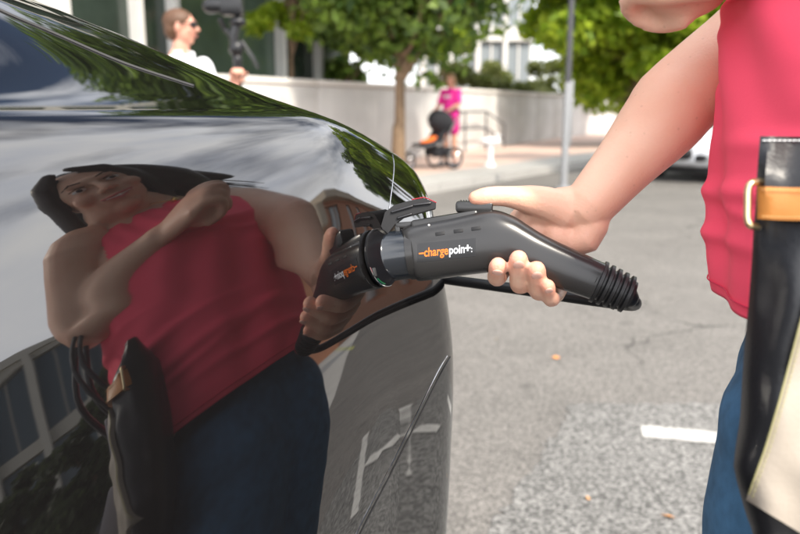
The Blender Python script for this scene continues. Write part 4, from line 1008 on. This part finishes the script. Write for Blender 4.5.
# ---- the man with the camera rig, beyond the car
def figure(name, label, loc, rz, H, skin, arms, legs=True, hair=(.3, .2, .12), size=1.0, face=True, shirt=None, short=True, trousers=None, vox=.007, shorts=False, headturn=0, sleeves=.45):
    """arms: list of (elbow, wrist, hand_dir, palm) in body space: x right, y forward, z up, for right then left"""
    e = empty(name, loc, label, 'person', rz); k = H / 1.72
    S = lambda x, y, z: V((x * k, y * k, z * k))
    b = MB()
    b.tube([S(0, 0, .90), S(0, 0, 1.0), S(0, .01, 1.12), S(0, .01, 1.25), S(0, 0, 1.36), S(0, 0, 1.42)], [(.15 * k, .10 * k), (.15 * k, .10 * k), (.13 * k, .09 * k), (.15 * k, .10 * k), (.15 * k, .08 * k), (.08 * k, .05 * k)], 18, up=(0, 1, 0))
    b.tube([S(0, 0, 1.38), S(0, .015, 1.50)], .052 * k, 12)
    for sg in (1, -1):
        b.tube([S(sg * .085, 0, .9), S(sg * .09, .01, .5), S(sg * .09, -.01, .28), S(sg * .09, -.02, .08)], [.082 * k, .054 * k, .052 * k, .036 * k], 12)
        b.tube([S(sg * .09, -.05, .05), S(sg * .10, .14, .03)], [.034 * k, .028 * k], 10)
    for sg, (el, wr, hd, pn) in zip((1, -1), arms):
        sh = S(sg * .165, 0, 1.37); el = S(*el); wr = S(*wr)
        b.tube(spline([sh, sh.lerp(el, .5), el, el.lerp(wr, .4), wr], 3), [.050 * k, .046 * k, .040 * k, .040 * k, .025 * k], 12)
        hand_mb(b, wr, V(hd), V(pn), .95 * k, .95, thumb_side=-1 if sg > 0 else 1)
    q = Matrix.Rotation(headturn, 4, 'Z')
    P, M3 = head_mb(b, S(0, .03, 1.60), q @ V((0, 1, 0)), (0, 0, 1), .98 * k)
    bo = b.build('body', skin, None); remesh(bo, vox, 3); bo.parent = e
    if face: face_parts(P, M3, bo, .98 * k, mat('lips_far', (.45, .16, .13), rough=.4), eyes=True, smile=False)
    c = MB()
    c.tube([S(0, 0, .93), S(0, .0, 1.0), S(0, .01, 1.12), S(0, .01, 1.25), S(0, 0, 1.36), S(0, 0, 1.42), S(0, 0, 1.44)], [(.170 * k, .122 * k), (.168 * k, .12 * k), (.155 * k, .112 * k), (.172 * k, .118 * k), (.165 * k, .095 * k), (.085 * k, .065 * k), (.062 * k, .058 * k)], 20, up=(0, 1, 0), round_=False)
    for sg, (el, *_r) in zip((1, -1), arms):
        sh = S(sg * .160, 0, 1.37); el = S(*el); c.tube([sh, sh.lerp(el, sleeves), sh.lerp(el, sleeves * 1.7)], [.062 * k, .060 * k, .062 * k], 14)
    so = c.build('shirt', shirt, None); remesh(so, vox, 3); so.parent = e
    j = MB(); j.tube([S(0, 0, .85), S(0, 0, .95), S(0, 0, 1.0)], [(.165 * k, .12 * k)] * 3, 16, up=(0, 1, 0))
    for sg in (1, -1):
        pts = [S(sg * .085, 0, .9), S(sg * .09, .01, .66)] if shorts else [S(sg * .085, 0, .9), S(sg * .09, .01, .5), S(sg * .09, -.01, .12)]
        j.tube(pts, [.10 * k, .09 * k] if shorts else [.10 * k, .078 * k, .065 * k], 14)
        MB().tube([S(sg * .09, -.06, .045), S(sg * .095, .05, .05), S(sg * .10, .17, .03)], [.045 * k, .045 * k, .035 * k], 12).build('shoe', mat('shoe_dark', (.03, .03, .035), rough=.5), e)
    jo = j.build('shorts' if shorts else 'trousers', trousers, None); remesh(jo, vox, 3); jo.parent = e
    h = MB(); h.ell(P(0, -.022, .034), (.080 * k, .094 * k, .078 * k), M3, 16); h.ell(P(0, -.055, -.01), (.072 * k, .055 * k, .075 * k), M3, 12)
    if not short: h.tube([P(0, -.08, .0), P(0, -.15, -.03), P(0, -.17, -.12), P(0, -.15, -.2)], [.03, .035, .03, .01], 10)
    ho = h.build('hair', mat('hair_' + name + str(int(hair[0] * 100)), hair, rough=.55), None); remesh(ho, .006, 4); ho.parent = e
    return e, P, M3, k, S
mp_ = at(186, 34, 4.95)
rp_ = at(238, 71, 4.62)
MZ = -math.pi / 2 - .75; MLOC = V((mp_.x - .06, mp_.y + .06, mp_.z + .05 - 1.615 * 1.045)); Rm = Matrix.Rotation(-MZ, 3, 'Z')
MLOC.z = 0.0
hw = (Rm @ (V((rp_.x - .02, rp_.y - .03, rp_.z - .085)) - MLOC)) / 1.0465
man, P_m, M3_m, km, S_m = figure('person', 'man in white polo and dark sunglasses holding up a black camera rig', MLOC, MZ, 1.80, mat('skin_man', (.62, .30, .21), rough=.5),
    [((.24, .02, 1.12), (.20, .25, 1.02), (0, .8, -.2), (-1, 0, 0)), ((hw.x * .6 - .12, hw.y * .45, hw.z - .18), tuple(hw), (.1, .3, .9), tuple(Rm @ V((.6, -.5, 0))))],
    headturn=.80, hair=(.09, .042, .02), shirt=mat('white_polo', (.78, .79, .82), rough=.8), trousers=mat('khaki', (.25, .22, .17), rough=.9))
sgm = MB()
for g in (-1, 1): sgm.tube([P_m(g * .006, .094, .012), P_m(g * .034, .092, .010), P_m(g * .062, .072, .012)], [(.006, .014), (.006, .018), (.005, .014)], 12, up=(0, 0, 1))
sgm.tube([P_m(-.066, .070, .016), P_m(-.080, .01, .012), P_m(-.078, -.02, .008)], .003, 8); sgm.tube([P_m(.066, .070, .016), P_m(.080, .01, .012), P_m(.078, -.02, .008)], .003, 8)
o = sgm.build('sunglasses', mat('dark_lens', (.008, .008, .01), rough=.1, spec=.7), man)
cm = MB()
for g in (-1, 1): cm.tube([S_m(g * .01, .04, 1.455), S_m(g * .055, .055, 1.45), S_m(g * .03, .09, 1.41)], [(.02, .006)] * 3, 8)
cm.build('collar', MATS['white_polo'], man)
# rig: pole with grip, arm, and a camera on a mount
rig = empty('camera_rig', (rp_.x, rp_.y, 0), 'black camera stabiliser held upright in the man\'s raised hand', 'camera rig')
RB = MATS['black_plastic']; zr = rp_.z
MB().tube([(0, 0, zr - .95), (0, 0, zr + .10)], .014, 10).build('pole', RB, rig)
MB().tube([(0, 0, zr - .09), (0, 0, zr - .04), (0, 0, zr + .05), (0, 0, zr + .07)], [.022, .027, .025, .03], 12).build('grip', RB, rig)
g = MB().ell((-.005, 0, zr + .13), (.045, .04, .05)); g.tube([(0, 0, zr + .10), (-.02, 0, zr + .20), (.01, 0, zr + .30)], [.026, .03, .026], 10); g.build('gimbal', RB, rig)
MB().tube([(-.02, 0, zr + .2), (-.07, .02, zr + .24), (-.09, .0, zr + .29)], .016, 8).build('arm', RB, rig)
MB().tube([(.03, 0, zr + .17), (.09, 0, zr + .08), (.12, 0, zr + .02)], .010, 8).build('lever', RB, rig)
cb = MB().box((-.02, 0, zr + .37), (.13, .09, .11), bev=.015).build('camera_body', RB, rig)
MB().tube([(-.07, 0, zr + .37), (-.15, 0, zr + .37)], [.038, .044], 16).build('lens', RB, cb)
MB().box((0, 0, zr + .45), (.07, .05, .05), bev=.01).build('viewfinder', RB, cb)
MB().ell((0.01, 0, zr + .28), (.05, .045, .03)).build('mount', RB, rig)
# ---- woman behind a stroller
wg = ground_at(450, 166.5, .12)
AW = math.radians(143)
wom, P_w, M3_w, kw, S_w = figure('person', 'woman in a bright magenta T-shirt and shorts pushing a stroller along the brick pavement', (wg.x, wg.y, .12), AW, 1.66, mat('skin_jog', (.60, .31, .21), rough=.5),
    [((.21, .06, 1.14), (.15, .26, 1.05), (-.1, .9, -.1), (0, 0, -1)), ((-.21, .06, 1.14), (-.15, .26, 1.05), (.1, .9, -.1), (0, 0, -1))], hair=(.30, .18, .08), short=False,
    shirt=mat('magenta_cloth', (.85, .03, .32), rough=.7), trousers=mat('magenta_shorts', (.50, .01, .18), rough=.7), vox=.010, shorts=True)
for w_, z_ in ((.17, 1.295), (.13, 1.262)):
    MB().box((0, .121 * kw, z_ * kw), (w_, .006, .022), bev=.002).build('shirt_print', mat('print_white', (.85, .85, .85), rough=.6), wom)
sv = V((-math.sin(AW), math.cos(AW), 0))
stp = V((wg.x, wg.y, .12)) + sv * .62 + V((.05, 0.0, 0))
sr = empty('stroller', stp, 'black three-wheeled stroller with an orange seat pushed by the woman in magenta', 'stroller', math.atan2(-.60, -.80))
# local x = forward
def swheel(x, y, r):
    w = bpy.data.objects.new('wheel', None); COL.objects.link(w); w.parent = sr; w.location = (x, y, r)
    m_ = Matrix.Rotation(math.pi / 2, 4, 'X')
    torus(MB(), r - .02, .022, m_, n=28).build('tyre', M_TYRE, w); torus(MB(), r - .045, .008, m_, n=28).lathe([(.001, -.03), (.02, -.03), (.02, .03), (.001, .03)], 10, m_).build('rim', M_RIM, w)
    sp_ = MB()
    for i in range(8): a = math.pi * i / 4; sp_.tube([(0, 0, 0), ((r - .045) * math.cos(a), 0, (r - .045) * math.sin(a))], .003, 5)
    sp_.build('spoke', M_RIM, w)['kind'] = 'stuff'
swheel(.55, 0, .15); swheel(-.25, .27, .19); swheel(-.25, -.27, .19)
fr = MB()
for g in (-1, 1):
    fr.tube([(.55, g * .05, .15), (.45, g * .09, .34), (-.05, g * .24, .48), (-.38, g * .24, .92)], .014, 8); fr.tube([(-.25, g * .25, .19), (.05, g * .22, .46)], .014, 8)
fr.tube([(-.25, -.27, .19), (-.25, .27, .19)], .012, 8); fr.build('frame', M_RAIL, sr)
MB().tube([(-.38, -.25, .92), (-.44, -.15, 1.0), (-.44, .15, 1.0), (-.38, .25, .92)], .018, 10).build('handle', M_RUB_S if 'M_RUB_S' in globals() else M_TYRE, sr)
MB().tube([(.34, 0, .42), (.12, 0, .40), (-.06, 0, .50), (-.20, 0, .80)], [(.15, .03), (.18, .05), (.19, .05), (.17, .04)], 14, up=(0, 0, 1)).build('seat', mat('black_fabric', (.015, .015, .018), rough=.8), sr)
MB().tube([(.22, 0, .47), (.10, 0, .49), (.02, 0, .53)], [(.09, .025), (.11, .03), (.10, .03)], 12, up=(0, 0, 1)).build('blanket', mat('orange_fabric', (.80, .17, .03), rough=.8), sr)
cn = MB()
cn.ell((-.16, 0, .80), (.26, .22, .20), Matrix.Rotation(-.5, 3, 'Y'), 16); cn.build('canopy', mat('black_fabric', (.015, .015, .018), rough=.8), sr)
MB().box((-.10, 0, .30), (.34, .36, .16), bev=.03).build('basket', MATS['black_fabric'], sr)
MB().ell((.045, -.02, .83), (.03, .10, .08)).build('canopy_window', mat('mesh_grey', (.4, .4, .42), rough=.6), sr)
# ------------------------------------------------------------------ charging plug
M_PLUG = mat('plug_plastic', (0.020, 0.0195, 0.0195), rough=0.25, bump=0.10, bscale=1400, bdist=0.0002, spec=0.55)
M_GLOSS = mat('plug_gloss', (0.012, 0.015, 0.020), rough=0.16, spec=0.7)
M_RUB = mat('rubber', (0.012, 0.012, 0.013), rough=0.42)
pg = empty('charging_plug', at(470, 300, .73), 'black charging plug with orange and white lettering held against the car port', 'charging plug')
GI = Matrix.Translation(-pg.location)
def gpart(mb, name, m, parent=None, **k):
    o = mb.build(name, m, parent or pg, **k)
    if parent is None: o.matrix_parent_inverse = GI
    return o
px2m = lambda r, d: r / FPX * d
# body and handle: one lofted shell
CL = [(410, 254, .7325, 25.5, 20), (414, 253, .732, 28.5, 23), (430, 250.5, .7295, 29.5, 24), (455, 246.5, .7265, 30, 24), (475, 243, .724, 31, 24), (490, 241, .7222, 31.5, 24), (503, 243, .721, 29, 23.5), (516, 248, .7195, 26, 22), (530, 254, .7180, 23.5, 21), (548, 261.5, .716, 22, 20.5), (570, 270.5, .7135, 21, 20), (588, 277.5, .711, 20, 19), (598, 281.5, .710, 19.5, 18.5)]
sp = spline([(x, y, d) for x, y, d, *_ in CL], 5); rr = spline([(a, c, 0) for *_, a, c in CL], 5)
upP = (at(445, 200, .727) - at(449, 247, .727)).normalized()
mb = MB(); pts = [at(p.x, p.y, p.z) for p in sp]
mb.tube(pts, [(px2m(r.y, p.z), px2m(r.x, p.z)) for r, p in zip(rr, sp)], 40, up=upP, se=2.7, round_=False)
gpart(mb, 'housing', M_PLUG, auto=35)
# flat ridge along the top of the housing and thumb button
def local(px, py, d): return at(px, py, d)
def frame(px0, px1, d0, d1, y0, y1):
    a = at(px0, y0, d0); b_ = at(px1, y1, d1); x = (b_ - a).normalized(); z = (upP - x * upP.dot(x)).normalized(); y = z.cross(x)
    return Matrix.Translation(a) @ Matrix((x, y, z)).transposed().to_4x4(), (b_ - a).length
Mx, Lx = frame(414, 474, .731, .724, 225, 215)
gpart(MB().box((Lx / 2 + .001, 0, -.002), (Lx + .006, .026, .012), Mx, bev=.003), 'top_ridge', M_PLUG)
Mb, Lb = frame(456, 493, .7262, .7222, 206.0, 206.5)
btn = gpart(MB().box((Lb / 2, 0, -.001), (Lb, .021, .0105), Mb, bev=.0028), 'thumb_button', M_PLUG)
gm = MB()
for i in range(11): gm.box((Lb * (.14 + .072 * i), 0, .0046), (.0009, .017, .0012), Mb)
gm.build('grip_rib', M_RUB, btn)
# latch arm at the front
Ml, Ll = frame(396, 416, .7335, .7305, 226, 224.5)
gpart(MB().box((Ll / 2, 0, 0), (Ll, .012, .006), Ml, bev=.0015).box((.002, 0, -.004), (.005, .012, .008), Ml, bev=.001), 'latch', M_PLUG)
# glossy barrel with rim rings
ax0 = at(384, 257, .7375); ax1 = at(413, 253.5, .7325)
q = (ax1 - ax0).normalized().to_track_quat('Z', 'Y').to_matrix().to_4x4(); Mq = Matrix.Translation(ax0) @ q; lb = (ax1 - ax0).length
gpart(MB().lathe([(.001, -.004), (.0232, -.004), (.0250, -.002), (.0252, .0015), (.0243, .0025), (.0235, .0045), (.0235, lb), (.001, lb)], 48, Mq), 'barrel', M_GLOSS, auto=30)
gpart(MB().lathe([(.0230, lb - .004), (.0246, lb - .0035), (.0246, lb + .003), (.001, lb + .003)], 48, Mq), 'collar', M_PLUG, auto=30)
# surface frame on the camera side for slots, label and lettering
def side(px, py): 
    """distance to the near side of the housing at this photo position"""
    return None
HB = BVHTree.FromPolygons([v for v in mb.v], mb.f)
def onp(px, py, lift=.0004):
    d_ = (at(px, py, 1) - CO).normalized(); h = HB.ray_cast(CO, d_); n = h[1] if h[1].dot(d_) < 0 else -h[1]
    return h[0] + n * lift, n
for i, (x, y) in enumerate([(440, 233.6), (458.3, 230.9), (476, 228.4)]):
    a, n1 = onp(x - 4.6, y + .7, 0); c, n2 = onp(x + 4.6, y - .7, 0); X = (c - a).normalized(); N = ((n1 + n2) / 2); N = (N - X * N.dot(X)).normalized(); Y = N.cross(X)
    M_ = Matrix.Translation((a + c) / 2) @ Matrix((X, Y, N)).transposed().to_4x4()
    gpart(MB().box((0, 0, 0), ((c - a).length, .0034, .0010), M_, bev=.0004), 'slot', M_SEAM)
a, n1 = onp(429, 225.5); gpart(MB().ell(a, .0011), 'rivet', mat('white_dot', (.7, .7, .68), rough=.4))
# label plate following the housing, and its lettering
def lab_grid(nx=24, ny=8, lift=.0003, x0=417.5, x1=475.5):
    vs = []; fs = []
    for j in range(ny + 1):
        for i in range(nx + 1):
            u = i / nx; w = j / ny; x = x0 + (x1 - x0) * u; y = 262.5 - 6.5 * u - (19.0 - 1.0 * u) * w
            vs.append(onp(x, y, lift)[0])
    for j in range(ny):
        for i in range(nx): fs.append((j * (nx + 1) + i, j * (nx + 1) + i + 1, (j + 1) * (nx + 1) + i + 1, (j + 1) * (nx + 1) + i))
    return vs, fs
vs, fs = lab_grid(); lo_ = mesh('label', vs, fs, mat('label_black', (.012, .012, .013), rough=.28), pg); lo_.matrix_parent_inverse = GI
def lettering(txt, xa, xb, hgt, m, name, base_y):
    cu = bpy.data.curves.new('t', 'FONT'); cu.body = txt; cu.size = 1; cu.resolution_u = 4; cu.offset = 0.018
    to = bpy.data.objects.new('t', cu); COL.objects.link(to); bpy_update()
    me = bpy.data.meshes.new_from_object(to.evaluated_get(bpy.context.evaluated_depsgraph_get())); bpy.data.objects.remove(to)
    xs = [v.co.x for v in me.vertices]; x0, x1 = min(xs), max(xs)
    vv = []
    for v in me.vertices:
        u = (v.co.x - x0) / (x1 - x0); x = xa + (xb - xa) * u; y = base_y(x) - v.co.y * hgt
        vv.append(onp(x, y, .0007)[0])
    o = mesh(name, vv, [tuple(p.vertices) for p in me.polygons], m, pg, False); o.matrix_parent_inverse = GI
    return o
M_OR = mat('orange_print', (0.85, 0.18, 0.01), rough=.4); M_WP = mat('white_print', (.72, .74, .78), rough=.4)
by = lambda x: 257.0 - (x - 419.5) * 0.098
lettering('charge', 424.2, 448.3, 12.2, M_OR, 'lettering', by)
lettering('poin', 449.2, 464.6, 12.2, M_WP, 'lettering', by)
lettering('+', 464.8, 470.6, 12.6, M_WP, 'lettering', by)
lettering(':', 471.2, 472.2, 8.5, M_WP, 'lettering', by)
def bar(xa, ya, xb, yb, w, m):
    a = onp(xa, ya, .0007)[0]; c = onp(xb, yb, .0007)[0]; d_ = (c - a).normalized(); nn = onp((xa + xb) / 2, (ya + yb) / 2)[1]; s_ = d_.cross(nn).normalized() * px2m(w, .7) / 2
    o = mesh('lettering', [a - s_, c - s_, c + s_, a + s_], [(0, 1, 2, 3)], m, pg, False); o.matrix_parent_inverse = GI
bar(419.0, 253.6, 424.0, 253.1, 1.4, M_OR)
# ribbed boot and cap at the end of the handle
e0 = at(594, 280, .7105); e1 = at(628, 294.5, .706); dx = (e1 - e0); LB = dx.length; dx.normalize(); qm = Matrix.Translation(e0) @ dx.to_track_quat('Z', 'Y').to_matrix().to_4x4()
prof = [(.001, 0), (.0175, 0)]
for i in range(5):
    z0 = .002 + i * .0068; r = .0200 - .0006 * i; prof += [(.0165 - .0005 * i, z0), (r, z0 + .0012), (r, z0 + .0040), (.0160 - .0005 * i, z0 + .0050)]
prof += [(.0135, .0365), (.001, .0365)]
gpart(MB().lathe(prof, 36, qm), 'strain_relief', M_RUB, auto=50)
gpart(MB().tube([e0 + dx * .030, at(628, 297, .706)], [.0125, .0098], 20), 'end_cap', M_RUB)
# cable
CP = [(624, 296, .7065), (634, 301, .712), (632, 305, .735), (605, 302, .762), (565, 296.5, .79), (520, 289.5, .815), (480, 284, .845), (446, 279.5, .885), (425, 277, .93), (400, 278, 1.01)]
cpts = [at(*p) for p in CP] + [V((-.04, 1.25, .80)), V((-.10, 1.42, .42)), V((-.12, 1.55, .10)), V((-.05, 1.75, .007)), V((-.3, 2.2, .007)), V((-1.2, 2.6, .007)), V((-2.6, 3.4, .007)), V((-4.5, 4.0, .007))]
cpts = spline(cpts, 8)
gpart(MB().tube(cpts, .0058, 14), 'cable', M_RUB)
# ------------------------------------------------------------------ tote bag hanging from her elbow
bg_ = empty('tote_bag', (0.35, 0.50, 0.80), 'black and cream leather tote with a tan strap and brass buckle hanging from her arm', 'bag')
BI = Matrix.Translation(-bg_.location)
def bpart(mb, name, m, parent=None, **k):
    o = mb.build(name, m, parent or bg_, **k)
    if parent is None: o.matrix_parent_inverse = BI
    return o
M_LB = mat('black_leather', (0.010, 0.010, 0.012), rough=0.38, bump=.4, bscale=350, bdist=.0006, spec=.5)
M_LC = mat('cream_leather', (0.33, 0.285, 0.235), rough=0.55, bump=.4, bscale=420, bdist=.0006, var=.04, vscale=12)
M_LT = mat('tan_leather', (0.50, 0.20, 0.045), rough=0.4, bump=.3, bscale=400, bdist=.0005, var=.08, vscale=30)
def xs_at(y): return lerp_tab([(136, 760), (150, 759), (175, 757), (200, 756), (230, 753.5), (260, 752), (300, 749), (340, 745), (380, 742), (420, 740), (450, 735), (468, 733.5), (490, 739), (515, 746), (530, 752), (590, 765)], y)[0]
DB = .440
vs = []; fs = []; rows = 44; nn_ = 26
for j in range(rows + 1):
    y = 136 + (590 - 136) * j / rows; xl = xs_at(y); xr = 965 + 10 * math.sin(y / 60)
    ring_ = []
    for i in range(nn_):          # closed loop: near face left->right, then far face right->left
        u = i / (nn_ - 1); bul = math.sin(math.pi * u) ** .5
        ring_.append((u, -1, bul))
    for i in range(nn_):
        u = 1 - i / (nn_ - 1); ring_.append((u, 1, math.sin(math.pi * u) ** .5))
    for u, sg, bul in ring_:
        x = xl + (xr - xl) * u; half = .006 + .034 * bul * (0.75 + .25 * math.sin(math.pi * j / rows))
        if y < 175: half *= .35 + .65 * (y - 136) / 39
        crease = .006 * math.sin(u * 18 + y * .012) * math.exp(-u * 3) + .004 * noise.noise(V((u * 6, y * .02, sg)))
        vs.append(at(x, y + 4 * u * (1 - u), DB + .042 + sg * (half + (crease if sg < 0 else 0))))
n2 = 2 * nn_
for j in range(rows):
    for i in range(n2): fs.append((j * n2 + i, j * n2 + (i + 1) % n2, (j + 1) * n2 + (i + 1) % n2, (j + 1) * n2 + i))
fs.append(tuple(range(n2))[::-1]); fs.append(tuple(range(rows * n2, rows * n2 + n2)))
bo = MB().add(vs, fs); bpart(bo, 'bag_body', M_LB, auto=50)
BB = BVHTree.FromPolygons(bo.v, bo.f)
def onb(px, py, lift=.001):
    d_ = (at(px, py, 1) - CO).normalized(); h = BB.ray_cast(CO, d_)
    if h[0] is None: return at(px, py, DB)
    return h[0] - d_ * lift
def drape(grid, lift, th, name, m, parent=None):
    """grid[j][i] = (px,py); a closed sheet of leather laid on the bag"""
    nj = len(grid); ni = len(grid[0]); vs = [onb(x, y, lift + th) for r in grid for x, y in r] + [onb(x, y, lift * .2) for r in grid for x, y in r]; K = ni * nj; fs = []
    for j in range(nj - 1):
        for i in range(ni - 1):
            q = (j * ni + i, j * ni + i + 1, (j + 1) * ni + i + 1, (j + 1) * ni + i); fs.append(q); fs.append(tuple(k + K for k in q[::-1]))
    bd = [i for i in range(ni)] + [j * ni + ni - 1 for j in range(1, nj)] + [(nj - 1) * ni + i for i in range(ni - 2, -1, -1)] + [j * ni for j in range(nj - 2, 0, -1)]
    for a_, b2 in zip(bd, bd[1:] + bd[:1]): fs.append((a_, a_ + K, b2 + K, b2))
    return bpart(MB().add(vs, fs), name, m, parent, auto=50)
def cl_(y): return lerp_tab([(230, 836), (310, 803), (400, 779), (450, 764), (480, 753), (500, 746)], y)[0]
grid = []
for j in range(37):
    w = j / 36; row = []
    for i in range(25):
        u = i / 24; yb0 = 500 + 36 * (u * 3.6 if u < .28 else 1) + 40 * max(0, u - .28); y = 232 + (yb0 - 232) * w
        xl = cl_(232 + (500 - 232) * w); row.append((xl + (958 - xl) * u, y))
    grid.append(row)
cp_ = drape(grid, .004, .003, 'cream_panel', M_LC)
M_ST = mat('yellow_thread', (0.36, 0.33, 0.16), rough=.7); M_SW = mat('white_thread', (.7, .7, .7), rough=.7)
mbs = MB()
mbs.tube([onb(cl_(y) + 1.0, y, .0080) for y in range(236, 500, 6)], .0006, 6)
mbs.build('edge_piping', M_ST, None); eo = bpy.data.objects[-1] if False else [o for o in COL.objects if o.name.startswith('edge_piping')][-1]; eo.parent = bg_; eo.matrix_parent_inverse = BI
mbs = MB()
for y in range(240, 500, 5): mbs.tube([onb(cl_(y) + 5.5, y, .0082), onb(cl_(y + 2.6) + 5.5, y + 2.6, .0082)], .0004, 5)
o = mbs.build('stitching', M_ST, bg_); o.matrix_parent_inverse = BI; o['kind'] = 'stuff'
mbs = MB()
for x in range(763, 955, 5): mbs.tube([onb(x, 140.5, .0016), onb(x + 3, 140.4, .0016)], .00045, 5)
o = mbs.build('stitching', M_SW, bg_); o.matrix_parent_inverse = BI; o['kind'] = 'stuff'
sg_ = [[(757 + 201 * i / 24, 186 + 33 * j / 6 + 1.5 * math.sin(i * .3)) for i in range(25)] for j in range(7)]
drape(sg_, .003, .004, 'tan_strap', M_LT)
for yy in (189.2, 216.0):
    mbs = MB()
    for x in range(762, 955, 4): mbs.tube([onb(x, yy + 1.5 * math.sin((x - 757) / 201 * 24 * .3), .0083), onb(x + 2.4, yy + 1.5 * math.sin((x + 2.4 - 757) / 201 * 24 * .3), .0083)], .00035, 5)
    o = mbs.build('stitching', mat('tan_thread', (.62, .36, .14), rough=.7), bg_); o.matrix_parent_inverse = BI; o['kind'] = 'stuff'
# brass buckle: rounded rectangle ring at the end of the strap
bk = [(760, 181), (751.5, 183), (748, 190), (747.5, 205), (747.5, 219), (750.5, 225.5), (758, 227)]
bpart(MB().tube(spline([at(x, y, DB + .022 + .004 * (1 if i in (0, 6) else 0)) for i, (x, y) in enumerate(bk)], 5), .0021, 10), 'buckle', mat('brass', (0.80, 0.62, 0.36), rough=.28, metal=1))
# handles up to the elbow, and the pale forked tab hanging between them
for dy in (-.012, .014):
    bpart(MB().tube(spline([V((.38, .44 + dy, 1.09)), V((.35, .415 + dy * .8, 1.17)), V((.362, .450 + dy * .4, 1.276)), V((.305, .42 + dy * .5, 1.19)), V((.31, .46 + dy, 1.09))], 6), (.0055, .003), 8), 'handle', M_LB)
fk = MB()
for pts_, w in (([V((.300, .43, 1.10)), V((.300, .425, 1.04)), V((.300, .42, 1.00))], (.004, .010)), ([V((.300, .42, 1.00)), V((.300, .425, .95)), V((.300, .45, .885))], (.009, .013)), ([V((.300, .415, 1.00)), V((.300, .39, .95)), V((.300, .36, .885))], (.012, .018))):
    fk.tube(spline(pts_, 5), [(w[0] + (w[1] - w[0]) * i / 10, .002) for i in range(11)], 10, up=(1, 0, 0))
bpart(fk, 'tab', mat('grey_leather', (0.33, 0.31, 0.33), rough=.6))
